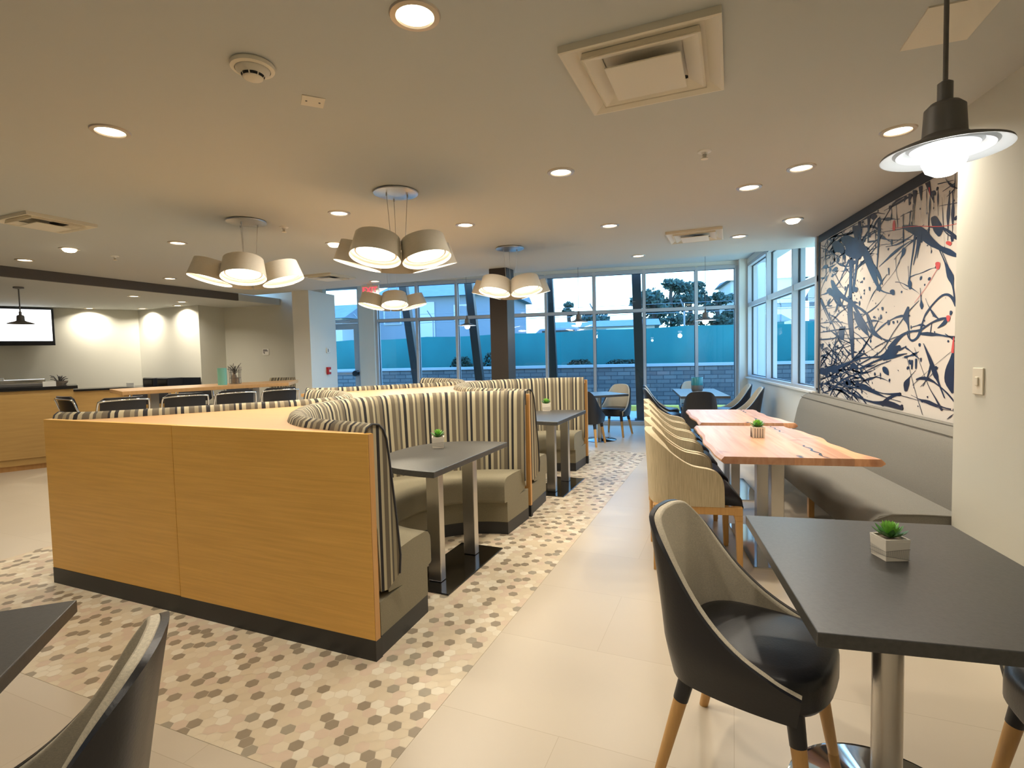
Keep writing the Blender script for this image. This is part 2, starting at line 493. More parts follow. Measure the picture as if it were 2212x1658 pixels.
# hexagon mosaic laid flush in the floor (band under the booths)
def hex_tiles():
    b = MB(); w0, w1, s0, s1 = -3.41, 0.44, -0.65, 5.5
    Rr = 0.0312; dx = Rr * 1.5; dy = Rr * math.sqrt(3); g = 0.955
    def clip(poly, ax, lim, keep_less):
        out = []
        for i in range(len(poly)):
            p, q = poly[i - 1], poly[i]
            ip = (p[ax] <= lim) == keep_less; iq = (q[ax] <= lim) == keep_less
            if ip != iq:
                t = (lim - p[ax]) / (q[ax] - p[ax]); out.append((p[0] + (q[0] - p[0]) * t, p[1] + (q[1] - p[1]) * t))
            if iq: out.append(q)
        return out
    r = random.Random(3)
    ci = 0; x = w0; dk = {}
    while x < w1 + Rr:
        y = s0 + (dy / 2 if ci % 2 else 0); 
        while y < s1 + dy:
            poly = [(x + Rr * g * math.cos(k * PI / 3), y + Rr * g * math.sin(k * PI / 3)) for k in range(6)]
            u = r.random(); near = (ci, y) 
            adj = [dk.get((ci, round(y - dy, 3))), dk.get((ci - 1, round(y - dy / 2, 3))), dk.get((ci - 1, round(y + dy / 2, 3)))]
            if u < .30 and any(adj) and r.random() < (.62 if sum(1 for q in adj if q) == 1 else .93): u = r.uniform(.30, 1)
            dk[(ci, round(y, 3))] = u < .30
            mi = 4 if u < 0.24 else 5 if u < 0.30 else 0 if u < 0.50 else 1 if u < 0.74 else 2 if u < 0.87 else 3
            if not (w0 + Rr < x < w1 - Rr and s0 + dy < y < s1 - dy):
                for ax, lim, kl in ((0, w0, False), (0, w1, True), (1, s0, False), (1, s1, True)):
                    if len(poly) > 2: poly = clip(poly, ax, lim, kl)
            if len(poly) > 2:
                b.add([(p[0], p[1], 0.0016) for p in poly], [list(range(len(poly)))], mi)
            y += dy
        x += dx; ci += 1
    o = b.build('hexagon_mosaic', HEXM, None, fixn=False, loc=(AO.x, AO.y, 0), rz=-AA)
    o.parent = fl
    g2 = MB().box(w0, w1, s0, s1, 0.0, 0.0010).build('mosaic_grout', M['grout'], None, loc=(AO.x, AO.y, 0), rz=-AA)
    g2.parent = fl
hex_tiles()

# main ceiling slab (its far edge stops short of the glazing)
bm0 = (-8.75, -3.0); bm1 = (-7.15, 8.57); bm2 = (-7.02, 9.36)
struct(MB().prism([(-8.75, -3.0), (2.6, -3.0), (2.6, 7.26), (-7.05, 8.91)], CZ, PZ + 0.1).build('ceiling', M['ceiling']))
struct(MB().prism([(-7.4, 8.90), (2.6, 7.2), (2.6, 10.8), (-7.4, 10.8)], PZ, PZ + 0.1).build('ceiling', M['ceiling']))
Kc = Vector((-10.2, 9.3)); Kd = Vector((-0.616, -0.788)); Kn = Vector((0.788, -0.616))
Kend = Kc + Kd * 7.6
struct(MB().prism([(-8.77, -3.0), (-7.10, 8.57), (-7.0, 9.5), (-7.0, 9.9), (-11.0, 9.9), (Kend.x - .6, Kend.y + .3), (-16.5, -3.0)], KZ, KZ + 0.13).build('ceiling', M['ceiling']))
# brown fascia beam where the kitchen ceiling steps down
d = Vector((bm1[0] - bm0[0], bm1[1] - bm0[1])).normalized(); nn = Vector((d.y, -d.x)) * 0.05
struct(MB().prism([bm0, bm1, (bm1[0] + nn.x, bm1[1] + nn.y), (bm0[0] + nn.x, bm0[1] + nn.y)], KZ - 0.002, CZ).build('trim_1', M['beam']))

# walls
struct(MB().prism([(1.74, -3.0), (2.6, -3.0), (2.6, 3.37), (1.74, 3.37)], 0, CZ).build('wall_right', M['wall']))
struct(MB().box(2.13, 2.6, 3.37, 6.62, 0, CZ).build('wall_right', M['wall']))
struct(MB().box(2.06, 2.22, 6.62, 10.36, 0, 0.90).build('wall_right', M['wallwhite']))
struct(MB().box(2.06, 2.22, 6.62, 10.36, 2.93, PZ + .1).build('wall_right', M['wallwhite']))
struct(MB().box(1.93, 2.22, 10.24, 10.56, 0, PZ + .1).build('wall_back', M['wallwhite']))
struct(MB().box(-6.9, 1.93, 10.38, 10.56, 2.93, PZ + .1).build('wall_back', M['wallwhite']))
struct(MB().box(-5.62, -5.27, 10.30, 10.56, 0, 2.93).build('wall_back', M['wallwhite']))
struct(MB().box(-7.4, -6.80, 9.75, 10.56, 0, PZ + .1).build('wall_left', M['wall']))
# pillar between the bar table and the glass door, and the wall beside it
struct(MB().prism([(-6.02, 8.62), (-5.68, 8.62), (-5.68, 9.49), (-5.94, 9.75), (-6.02, 9.75)], 0, CZ).build('wall_left', M['wallwhite']))
struct(MB().box(-8.35, -6.02, 9.62, 9.75, 0, PZ).build('wall_back', M['wall']))
kw = [(-10.2, 9.3), (-8.35, 8.94), (-8.35, 9.75), (-10.2, 9.9)]
struct(MB().prism(kw, 0, KZ).build('wall_back', M['wall']))
struct(MB().prism([tuple(Kc), tuple(Kend), tuple(Kend - Kn * .2), tuple(Kc - Kn * .2)], 0, KZ).build('wall_left', M['wall']))
struct(MB().box(-16.6, -16.4, -3.0, 3.6, 0, KZ).build('wall_left', M['wall']))
struct(MB().box(-17, 2.6, -3.2, -3.0, 0, PZ).build('wall_front', M['wall']))
struct(MB().box(-17, Kend.x + .1, 3.3, 3.6, 0, KZ).build('wall_left', M['wall']))

# black structural column
c0 = Vector((-1.99, 7.5)); ca = Vector((0.9845, -0.1753)) ; cb = Vector((0.1753, 0.9845))
cp = [c0, c0 + ca * .275, c0 + ca * .275 + cb * .275, c0 + cb * .275]
struct(MB().prism([tuple(p) for p in cp], 0, CZ).build('trim_2', M['blackcol'], bevel=0.004))

# --------------------------------------------------- curtain wall (window_1)
YG = 10.43
w1 = struct(bpy.data.objects.new('window_1', None)); COL.objects.link(w1)
fr = MB()
MX = [-5.245, -4.33, -3.46, -2.53, -1.61, -0.67, 0.27, 1.21, 1.905]
for x in MX:
    fr.box(x - 0.026, x + 0.026, YG - 0.07, YG + 0.07, 0, 2.93)
for z0, z1 in ((0, 0.075), (2.155, 2.215), (2.885, 2.95)):
    for a, b_ in zip(MX[:-1], MX[1:]):
        fr.box(a + 0.026, b_ - 0.026, YG - 0.065, YG + 0.065, z0, z1)
fr.build('mullion_frame', M['alu'], w1)
gk = MB()
gl = MB()
for a, b_ in zip(MX[:-1], MX[1:]):
    for z0, z1 in ((0.075, 2.155), (2.215, 2.885)):
        gl.box(a + 0.032, b_ - 0.032, YG - 0.004, YG + 0.004, z0 + .006, z1 - .006)
        gk.box(a + 0.026, a + 0.034, YG - 0.012, YG + 0.012, z0, z1); gk.box(b_ - 0.034, b_ - 0.026, YG - 0.012, YG + 0.012, z0, z1)
        gk.box(a + 0.034, b_ - 0.034, YG - 0.012, YG + 0.012, z0, z0 + 0.008); gk.box(a + 0.034, b_ - 0.034, YG - 0.012, YG + 0.012, z1 - 0.008, z1)
gk.build('gasket', M['aludark'], w1)
gl.build('glass_pane', M['glass'], w1)
# side windows above the sill (window_2)
XG = 2.14
w2 = struct(bpy.data.objects.new('window_2', None)); COL.objects.link(w2)
fr = MB(); gl = MB(); gk = MB()
MY = [6.65, 7.54, 8.88, 10.21]
for y in MY: fr.box(XG - 0.08, XG + 0.07, y - 0.028, y + 0.028, 0.93, 2.90)
for z0, z1 in ((0.90, 0.95), (2.155, 2.225), (2.88, 2.93)):
    fr.box(XG - 0.075, XG + 0.065, 6.622, 10.238, z0, z1)
for a, b_ in zip(MY[:-1], MY[1:]):
    for z0, z1 in ((0.95, 2.155), (2.225, 2.88)):
        gl.box(XG - 0.004, XG + 0.004, a + 0.034, b_ - 0.034, z0 + .006, z1 - .006)
        gk.box(XG - 0.012, XG + 0.012, b_ - 0.036, b_ - 0.028, z0, z1); gk.box(XG - 0.012, XG + 0.012, a + 0.028, a + 0.036, z0, z1)
        gk.box(XG - 0.012, XG + 0.012, a + 0.036, b_ - 0.036, z0, z0 + .01); gk.box(XG - 0.012, XG + 0.012, a + 0.036, b_ - 0.036, z1 - .01, z1)
fr.build('window_frame', M['alu'], w2); gk.build('gasket', M['aludark'], w2); gl.build('glass_pane', M['glass'], w2)
MB().box(2.02, 2.062, 6.62, 10.24, 0.885, 0.915).build('window_sill', M['white'], w2, bevel=0.004)

# --------------------------------------------------- glass exit door (door_1)
d1 = struct(bpy.data.objects.new('door_1', None)); COL.objects.link(d1)
f = MB()
f.box(-6.80, -6.74, YG - .06, YG + .06, 0, 2.93); f.box(-5.68, -5.62, YG - .06, YG + .06, 0, 2.93)
f.box(-6.74, -5.68, YG - .06, YG + .06, 2.17, 2.24); f.box(-6.74, -5.68, YG - .06, YG + .06, 2.885, 2.93)
f.build('door_frame', M['alu'], d1)
f = MB()
f.box(-6.72, -6.62, YG - .03, YG + .03, .01, 2.155); f.box(-5.80, -5.70, YG - .03, YG + .03, .01, 2.155)
f.box(-6.62, -5.80, YG - .03, YG + .03, .01, .26); f.box(-6.62, -5.80, YG - .03, YG + .03, 2.03, 2.155)
dl = f.build('door_leaf', M['alu'], d1)
MB().box(-6.61, -5.81, YG - .004, YG + .004, .27, 2.02).box(-6.73, -5.69, YG - .004, YG + .004, 2.25, 2.88).build('glass_pane', M['glass'], d1)
f = MB(); f.cyl((-6.66, YG - .10, 1.08), (-5.76, YG - .10, 1.08), 0.032, n=14)
pb = f.build('push_bar', M['alu'], dl, smooth=40)
f = MB()
for x in (-6.69, -5.74): f.cyl((x, YG - .03, 1.08), (x, YG - .15, 1.08), 0.062, n=18)
f.build('bar_end_cap', M['blackplastic'], dl, smooth=40)
f = MB().box(-6.55, -6.25, YG - .10, YG - .03, 2.09, 2.15)
f.cyl((-6.4, YG - .08, 2.12), (-6.05, YG - .32, 2.17), .014); f.cyl((-6.05, YG - .32, 2.17), (-5.85, YG - .06, 2.19), .014)
f.build('door_closer', M['alu'], d1)

# wall-mounted small things on the pillar and wall
t = thing('fire_alarm_pull', 'small red fire alarm pull box on the bluish pillar face beside the glass door', 'fire alarm', (-5.68, 9.15, 1.18))
MB().box(0, .045, -.05, .05, -.07, .07).build('housing', M['redsign'], t, bevel=.006)
MB().box(.045, .062, -.03, .03, -.025, .02).build('pull_handle', M['white'], t, bevel=.004)
t = thing('thermostat', 'small white thermostat plate on the pillar above the red alarm box', 'thermostat', (-5.68, 9.18, 1.57))
MB().box(0, .022, -.055, .055, -.05, .05).build('cover', M['white'], t, bevel=.006)
MB().box(.022, .026, -.03, -.012, -.03, .03).build('display', M['gunmetal'], t)
t = thing('wall_sign', 'small white notice with dark lettering on the cream wall behind the long bar table', 'sign', (-7.38, 9.62, 1.58))
MB().box(-.075, .075, -.012, 0, -.065, .065).build('sign_plate', M['white'], t)
g = MB()
for z, a, b_ in ((.035, -.06, .035), (.012, -.06, .055), (-.014, -.06, -.015), (-.034, -.045, -.02)):
    g.box(a, b_, -.0135, -.012, z, z + .014)
g.build('lettering', M['blackplastic'], t)
t = thing('light_switch', 'white rocker light switch plate on the near cream wall', 'light switch', (1.74, 3.155, 1.225))
MB().box(-.008, 0, -.042, .042, -.068, .068).build('switch_plate', M['cream'], t, bevel=.003)
MB().box(-.015, -.008, -.012, .012, -.022, .022).build('rocker', M['cream'], t, bevel=.003)
t = thing('exit_sign', 'glowing red exit sign high by the glass door, half hidden by a drum lamp', 'exit sign', (-4.30, 8.32, 2.555))
MB().box(-.16, .16, -.02, .02, -.085, .085).build('sign_housing', M['white'], t, bevel=.004)
MB().box(-.05, .05, -.02, .02, .085, .105).build('ceiling_mount', M['white'], t)
fc = bpy.data.curves.new('lettering', 'FONT'); fc.body = 'EXIT'; fc.size = 0.135; fc.extrude = 0.002; fc.align_x = 'CENTER'; fc.align_y = 'CENTER'
fo = bpy.data.objects.new('lettering_curve', fc); COL.objects.link(fo); fc.materials.append(M['exit']); me_ = bpy.data.meshes.new_from_object(fo.evaluated_get(bpy.context.evaluated_depsgraph_get())); bpy.data.objects.remove(fo); fo = bpy.data.objects.new('lettering', me_); COL.objects.link(fo); fo.parent = t; fo.location = (0, -.0225, 0); fo.rotation_euler = (PI / 2, 0, 0)

# ================================================================== CEILING FIXTURES
def downlight(x, y, z, label, bright=1.0, grp='recessed round ceiling downlights', bulb=False):
    t = thing('ceiling_downlight', label, 'downlight', (x, y, z), 0, grp)
    b = MB()
    b.lathe([(.066, -.001), (.070, -.009), (.090, -.007), (.094, -.0005)], n=28, caps=False)
    b.build('trim_ring', M['trim'], t, smooth=40)
    if bulb:
        b = MB().lathe([(.062, -.001), (.060, -.02), (.045, -.034), (.02, -.04), (.001, -.041)], n=24, caps=False)
        b.build('lamp_lens', M['lens'], t, smooth=60)
        zz = -.045
    else:
        b = MB().lathe([(.0675, -.002), (.03, -.0025), (.001, -.0025)], n=24, caps=False)
        b.build('lamp_lens', M['lens'], t)
        zz = -.012
    area('lamp_light', t, (0, 0, zz), .12, SPOT_W * bright, WARM, spread=145)
    return t
DL = [(-0.75, 1.87, 'brightest downlight, nearest the camera at the top of the photo'),
      (-2.70, 2.36, 'downlight alone at far left, below and left of the round smoke detector'),
      (-0.45, 3.69, 'downlight near the middle of the ceiling, right of the big lamp canopy'),
      (1.53, 3.55, 'downlight just left of the near pendant lamp by the mural wall'),
      (1.17, 4.08, 'downlight second from the near pendant lamp along the mural side'),
      (0.91, 4.45, 'downlight with a tilted dark trim left of the mural row'),
      (1.56, 5.69, 'bulging bright downlight above the middle of the splattered mural'),
      (-0.18, 5.37, 'downlight left of the small ceiling vent over the aisle'),
      (-1.52, 4.90, 'downlight directly right of the biggest drum chandelier'),
      (-2.42, 4.17, 'downlight directly left of the biggest drum chandelier stem'),
      (-3.12, 5.25, 'bulging bright downlight left of the biggest drum chandelier shades'),
      (-4.60, 4.70, 'small downlight left of the left drum chandelier cables'),
      (-5.87, 4.58, 'bulging bright downlight at far left below the square vent'),
      (-6.95, 4.90, 'leftmost downlight, next to the brown fascia beam'),
      (-6.67, 6.64, 'dim downlight just above the brown fascia beam, left of the drum shades'),
      (1.19, 6.33, 'small downlight right of the small far ceiling vent'),
      (0.12, 7.17, 'farthest downlight over the aisle near the window ceiling edge'),
      (-4.06, 8.03, 'farthest left downlight, above the drum chandelier by the glass door')]
for x, y, l in DL:
    downlight(x, y, CZ, l, 0.9 if y > 3 else 1.05, bulb=l.startswith('bulging'))
KL = [(-10.55, 8.55, 'kitchen downlight with a bright scallop on the grey wall right of the television'),
      (-9.78, 9.02, 'kitchen downlight beside the inside corner of the kitchen walls'),
      (-8.72, 8.83, 'kitchen downlight lighting the right end of the kitchen wall')]
for x, y, l in KL: downlight(x, y, KZ, l, 1.25, 'kitchen downlights near the back wall')
for x, y, l in ((-8.06, 7.29, 'faint downlight in the kitchen ceiling above the long high table, left'), (-8.10, 8.30, 'faint downlight in the kitchen ceiling above the long high table, right')):
    downlight(x, y, KZ, l, 1.2, 'kitchen downlights over the long high table')
# unseen part of the same lighting grid, behind the camera
for x, y, l in ((-3.2, 0.2, 'downlight over the near left table, out of the frame'), (0.4, -0.4, 'downlight behind the camera over the aisle'), (-5.6, 1.6, 'downlight over the left floor, out of the frame')):
    downlight(x, y, CZ, l)

for x, y, l in ((0.47, 3.57, 'white sprinkler head nearest the mural side, left of the downlights'), (-3.16, 4.45, 'white sprinkler head between the two big drum chandeliers'), (-5.82, 5.05, 'white sprinkler head at far left by the bright downlight')):
    t = thing('sprinkler_head', l, 'sprinkler', (x, y, CZ))
    MB().lathe([(.001, 0), (.042, 0), (.040, -.006), (.018, -.010), (.014, -.022)], n=20, caps=False).build('escutcheon', M['white'], t, smooth=40)
    MB().cyl((0, 0, -.02), (0, 0, -.042), .006, n=8).cyl((.011, 0, -.02), (.008, 0, -.045), .003, n=6).cyl((-.011, 0, -.02), (-.008, 0, -.045), .003, n=6).lathe([(.001, -.045), (.022, -.045), (.022, -.049), (.001, -.049)], n=16).build('deflector', M['cream'], t)
t = thing('smoke_detector', 'round cream smoke detector with dark slots on the ceiling', 'smoke detector', (-1.535, 2.0, CZ), R(20))
MB().lathe([(.001, 0), (.084, 0), (.088, -.006), (.086, -.020), (.070, -.024)], n=40, caps=False).build('base', M['cream'], t, smooth=40)
MB().lathe([(.068, -.022), (.066, -.030), (.046, -.044), (.040, -.056), (.034, -.060), (.001, -.062)], n=40, caps=False).build('sensor_dome', M['cream'], t, smooth=50)
b = MB()
for a0 in range(0, 360, 45):
    for k in range(5):
        a, c = R(a0 + 3 + k * 7.5), R(a0 + 3 + (k + 1) * 7.5)
        b.add([(.0462 * math.cos(a), .0462 * math.sin(a), -.0455), (.0462 * math.cos(c), .0462 * math.sin(c), -.0455), (.0415 * math.cos(c), .0415 * math.sin(c), -.0548), (.0415 * math.cos(a), .0415 * math.sin(a), -.0548)], [(0, 1, 2, 3)])
b.build('slot', M['ventin'], t, fixn=False)
t = thing('ceiling_plate', 'small cream cover plate with two screws beside the smoke detector', 'cover plate', (-1.48, 2.35, CZ), R(38))
MB().box(-.052, .052, -.052, .052, -.004, 0).build('plate', M['cream'], t)
for sx in (-.03, .03): MB().cyl((sx, 0, -.004), (sx, 0, -.006), .005, n=10).build('screw', M['gunmetal'], t)
tag(MB().box(-.115, .115, -.15, .15, -.006, 0).build('ceiling_panel', M['cream'], None, loc=(1.22, 2.44, CZ), rz=R(-7)), 'plain pale rectangular access panel on the ceiling above the near pendant lamp', 'access panel')

def vent(x, y, size, rz, label):
    t = thing('ceiling_vent', label, 'vent', (x, y, CZ), rz)
    h = size / 2
    def ring(b, o, i, z0, z1):
        # sloped square ring from outer half size o at z0 to inner half size i at z1
        po = [(-o, -o, z0), (o, -o, z0), (o, o, z0), (-o, o, z0)]; pi_ = [(-i, -i, z1), (i, -i, z1), (i, i, z1), (-i, i, z1)]
        b.add(po + pi_, [(k, (k + 1) % 4, 4 + (k + 1) % 4, 4 + k) for k in range(4)])
    b = MB(); ring(b, h, h, 0, -.028); ring(b, h, h * .965, -.028, -.030); ring(b, h * .965, h * .80, -.030, -.004); ring(b, h * .80, h * .78, -.004, -.003)
    b.build('vent_frame', M['cream'], t, fixn=False)
    b = MB(); ring(b, h * .74, h * .76, -.006, -.036); ring(b, h * .76, h * .72, -.030, -.034); ring(b, h * .72, h * .52, -.034, -.010)
    b.build('middle_cone', M['cream'], t, fixn=False)
    MB().box(-h * .50, h * .50, -h * .50, h * .50, -.052, -.045).build('centre_plate', M['cream'], t, bevel=.004)
    MB().box(-h * .80, h * .80, -h * .80, h * .80, -.004, -.0005).build('plenum', M['cream'], t)
    MB().cyl((h * .10, h * .38, -.0045), (h * .10, h * .38, -.0055), h * .30, n=28).cyl((-h * .32, h * .50, -.0045), (-h * .32, h * .50, -.0055), h * .045, n=12).cyl((h * .47, h * .50, -.0045), (h * .47, h * .50, -.0055), h * .055, n=12).build('duct_opening', M['ventin'], t)
    return t
vc = A2(0, 0)
vent(0.086, 2.455, .62, -AA, 'large square cream ceiling vent with stepped cones, top centre of the photo')
vent(-4.93, 3.66, .52, -AA, 'square ceiling vent at the far left of the photo')
vent(0.70, 6.08, .56, -AA, 'small far ceiling vent over the aisle toward the windows')
vent(-4.45, 7.30, .56, -AA, 'far ceiling vent between two drum chandeliers, nearly edge on')

# drum chandeliers: five linen drums in a ring under a round canopy
def chandelier(x, y, label, rot):
    t = thing('drum_chandelier', label, 'chandelier', (x, y, CZ), rot, 'drum chandeliers over the booths')
    MB().lathe([(.001, 0), (.155, 0), (.168, -.008), (.166, -.016), (.14, -.022), (.06, -.034), (.001, -.038)], n=40, caps=False).build('canopy', M['steel'], t, smooth=50)
    for k in range(3):
        a = 2 * PI * k / 3 + .5
        MB().cyl((.09 * math.cos(a), .09 * math.sin(a), -.025), (.06 * math.cos(a), .06 * math.sin(a), -.385), .0022, n=6).cyl((.09 * math.cos(a), .09 * math.sin(a), -.02), (.09 * math.cos(a), .09 * math.sin(a), -.05), .006, n=8).build('cable', M['steel'], t)
    hub = MB().cyl((0, 0, -.38), (0, 0, -.42), .07, n=20)
    for k in range(5):
        a = 2 * PI * k / 5
        hub.cyl((0, 0, -.395), (.29 * math.cos(a), .29 * math.sin(a), -.385), .008, n=8)
    hub.build('frame', M['steel'], t, smooth=40)
    for k in range(5):
        a = 2 * PI * k / 5
        sh = MB().lathe([(.158, .078), (.180, -.078), (.1775, -.078)], n=40, caps=False).build('drum_shade', M['drum'], t, smooth=30)
        sh.location = (.290 * math.cos(a), .290 * math.sin(a), -.470); sh.rotation_euler = (0, -R(15), a)
        MB().lathe([(.158, .078), (.158, .082), (.001, .082)], n=32, caps=False).build('shade_top', M['drum'], sh)
        MB().lathe([(.1775, -.078), (.155, .076)], n=40, caps=False).build('shade_lining', M['white'], sh, smooth=30, fixn=False)
        MB().lathe([(.138, -.030), (.146, -.034), (.146, -.044), (.136, -.044), (.136, -.030)], n=36, caps=False).build('inner_ring', M['trim'], sh, smooth=30)
        MB().lathe([(.137, -.038), (.001, -.038)], n=36, caps=False).build('diffuser', M['drumlens'], sh, fixn=False)
        area('lamp_light', sh, (0, 0, -.050), .26, DRUM_W, (1.0, .88, .68), spread=175)
        ul = bpy.data.lights.new('shade_glow', 'POINT'); ul.energy = 1.2; ul.color = (1, .88, .68); ul.shadow_soft_size = .02
        # small lamp inside the shade, lights the inner wall around the diffuser
        uo = bpy.data.objects.new('shade_glow', ul); COL.objects.link(uo); uo.parent = sh; uo.location = (0, 0, .02)
    return t
chandelier(-1.71, 3.77, 'largest five drum chandelier, hanging over the near booths', R(-24))
chandelier(-3.33, 4.16, 'left drum chandelier, above the far end of the long oak table', R(-95 + 36 + 72))
chandelier(-1.36, 6.11, 'drum chandelier in front of the black column', R(-42))
chandelier(-3.26, 6.95, 'farthest drum chandelier, in front of the glass door and windows', R(-95 + 36 + 72))

def pendant(x, y, ztop, zb, label, rod=.0065, watts=9, dark=False, on=True, grp=None, k=1.0):
    t = thing('pendant_lamp', label, 'pendant lamp', (x, y, ztop), 0, grp)
    t.rotation_euler = (0, 0, 0)
    L = ztop - zb
    MB().lathe([(.001, 0), (.06, 0), (.06, -.02), (.012, -.03)], n=24, caps=False).build('ceiling_rose', M['gunmetal'], t, smooth=40)
    MB().cyl((0, 0, -.02), (0, 0, -L + .12), rod, n=12).build('rod', M['gunmetal'], t, smooth=40)
    MB().lathe([(.009, -L + .165), (.016, -L + .160), (.016, -L + .115), (.030, -L + .112), (.042, -L + .100), (.046, -L + .03), (.044, -L + .028)], n=28, caps=False).build('lamp_holder', M['gunmetal'], t, smooth=40)
    MB().lathe([(.044, -L + .036), (.07 * k, -L + .022), (.11 * k, -L + .010), (.148 * k, -L - .004), (.150 * k, -L - .010)], n=48, caps=False).build('shade', M['gunmetal'], t, smooth=60)
    MB().lathe([(.030, -L + .030), (.06 * k, -L + .018), (.080 * k, -L + .004), (.088 * k, -L + .010), (.112 * k, -L - .004), (.120 * k, -L + .002), (.146 * k, -L - .010), (.150 * k, -L - .010)], n=48, caps=False).build('shade_lining', M['blackplastic'] if dark else M['shadein'], t, smooth=60)
    if on:
        MB().lathe([(.020, -L + .03), (.030, -L + .012), (.043, -L - .01), (.046, -L - .03), (.038, -L - .05), (.020, -L - .062), (.001, -L - .065)], n=28, caps=False).build('bulb', M['bulb'], t, smooth=60)
        pl = bpy.data.lights.new('bulb_light', 'POINT'); pl.energy = watts; pl.color = (1, .95, .86); pl.shadow_soft_size = .05
        po = bpy.data.objects.new('bulb_light', pl); COL.objects.link(po); po.parent = t; po.location = (0, 0, -L - .12)
    return t
pendant(0.765, 1.54, CZ, 1.90, 'near pendant lamp with a flat disc shade on a grey rod over the near table', rod=.0055, watts=2.6, k=.88)
pendant(1.10, 8.35, PZ, 1.86, 'far pendant lamp hanging over the six seat table by the windows', rod=.003, watts=5)
pendant(-.78, 8.35, PZ, 1.90, 'far pendant lamp hanging over the small two seat table', rod=.003, watts=5)
pendant(-2.72, 8.72, PZ, 1.93, 'farthest left pendant lamp, its bulb just in front of a window mullion', rod=.003, watts=5)
pendant(-8.45, 5.85, KZ, 2.02, 'dark unlit pendant lamp silhouetted against the television', rod=.008, dark=True, on=False)

# ================================================================== BOOTH ISLAND
def path_samples(pts, n):
    P = catmull([Vector((p[0], p[1], 0)) for p in pts], n)
    T = []; L = [0]
    for i in range(len(P)):
        t = (P[min(i + 1, len(P) - 1)] - P[max(i - 1, 0)]); T.append(t.normalized())
        if i: L.append(L[-1] + (P[i] - P[i - 1]).length)
    return P, T, L

RB = [(-.005, .095), (-.16, .155), (-.31, .185), (-.54, .245), (-.79, .41), (-1.05, .74), (-1.165, 1.10), (-1.13, 1.38), (-.99, 1.66), (-.72, 1.92), (-.40, 2.10), (-.09, 2.19)]
RI = [(-.03, .555), (-.20, .575), (-.38, .66), (-.52, .82), (-.60, 1.05), (-.60, 1.30), (-.52, 1.52), (-.38, 1.66), (-.22, 1.73), (-.10, 1.755)]
LB = [(-2.555, .12), (-2.35, .20), (-2.16, .38), (-1.99, .60), (-1.82, .83), (-1.63, 1.06), (-1.50, 1.32), (-1.51, 1.54), (-1.63, 1.76), (-1.86, 1.97), (-2.15, 2.12), (-2.46, 2.19)]
LI = [(-2.53, .56), (-2.36, .66), (-2.22, .80), (-2.10, .97), (-2.03, 1.15), (-2.02, 1.33), (-2.08, 1.50), (-2.20, 1.64), (-2.35, 1.72), (-2.46, 1.755)]
# section of the padded back: (offset toward the seat, height)
BACK = [(.02, .30), (.085, .36), (.092, .45), (.078, .62), (.060, .80), (.045, .95), (.035, 1.03), (.020, 1.075), (-.005, 1.102), (-.040, 1.108), (-.068, 1.092), (-.080, 1.06), (-.080, .98), (-.03, .60), (-.02, .30)]
SEAT = [(0.0, .28), (0.0, .455), (.55, .463), (.86, .458), (.94, .445), (.985, .420), (1.0, .385), (1.0, .27), (.97, .262), (0.3, .262)]

def banquette(name_label, back, inner, side, origin, grp):
    t = thing('curved_booth', name_label, 'booth', (*origin, 0), -AA, grp)
    P, T, L = path_samples(back, 12)
    b = MB(); rows = []; uv = []
    plen = [0]
    for i in range(1, len(BACK)): plen.append(plen[-1] + math.dist(BACK[i], BACK[i - 1]))
    for p, tt, l in zip(P, T, L):
        n = Vector((tt.y, -tt.x, 0)) * side
        rows.append([(p.x + n.x * o, p.y + n.y * o, z) for o, z in BACK]); uv += [(l, q) for q in plen]
    b.grid(rows, closed=True)
    b.uv = uv[:]
    w = len(BACK); k = len(b.v)
    b.add(rows[0], [list(range(w))]); b.uv += [(o_ * 1.6 + .16, 0) for o_, _ in BACK]
    b.add(rows[-1], [list(range(w))]); b.uv += [(o_ * 1.6 + .16, 0) for o_, _ in BACK]
    o = b.build('backrest', M['stripe'], t, smooth=50)
    # dark piping round both ends
    for r_, tt in ((rows[0], -T[0]), (rows[-1], T[-1])):
        MB().tube([Vector(p) + tt * .002 for p in r_[1:13]], .0055, n=6).build('piping', M['piping'], o, smooth=60)
    # seat
    Q, TQ, LQ = path_samples(inner, 12)
    N = 70
    def at(A, LL, f):
        d_ = f * LL[-1]
        for i in range(1, len(LL)):
            if LL[i] >= d_ - 1e-9:
                u = (d_ - LL[i - 1]) / max(LL[i] - LL[i - 1], 1e-9); return A[i - 1].lerp(A[i], u)
        return A[-1]
    def loft(sec, inset, off, nm, m_, bevel, dz=0):
        rr = []
        for i in range(N + 1):
            f = i / N
            po = at(P, L, f); pi_ = at(Q, LQ, f)
            dd = (pi_ - po); ln = dd.length; dd.normalize()
            a0 = po + dd * off; a1 = pi_ - dd * inset
            rr.append([((a0 + (a1 - a0) * q).x, (a0 + (a1 - a0) * q).y, z) for q, z in sec])
        if inset:  # pull the two ends back a little so the plinth sits under the cushion
            pass
        bb = MB(); bb.grid(rr, closed=True); w_ = len(sec)
        bb.add(rr[0], [list(range(w_))]); bb.add(rr[-1], [list(range(w_))])
        return bb.build(nm, m_, t, smooth=42, bevel=bevel)
    loft(SEAT, 0, .03, 'seat_cushion', M['olive'], .018)
    loft([(0, .10), (0, .262), (1, .262), (1, .10)], .048, -.045, 'seat_base', M['olive'], None)
    loft([(0, 0), (0, .10), (1, .10), (1, 0)], .052, -.045, 'kick_board', M['plinth'], None)
    return t
g_ = 'curved striped banquettes in the oak island'
OA = A2(0, 0); OB = A2(-.10, 2.30)
banquette('near right curved striped booth facing the aisle, just behind the front oak panel', RB, RI, 1, OA, g_)
banquette('far right curved booth with striped back, facing the aisle between the two oak divider edges', RB, RI, 1, OB, g_)
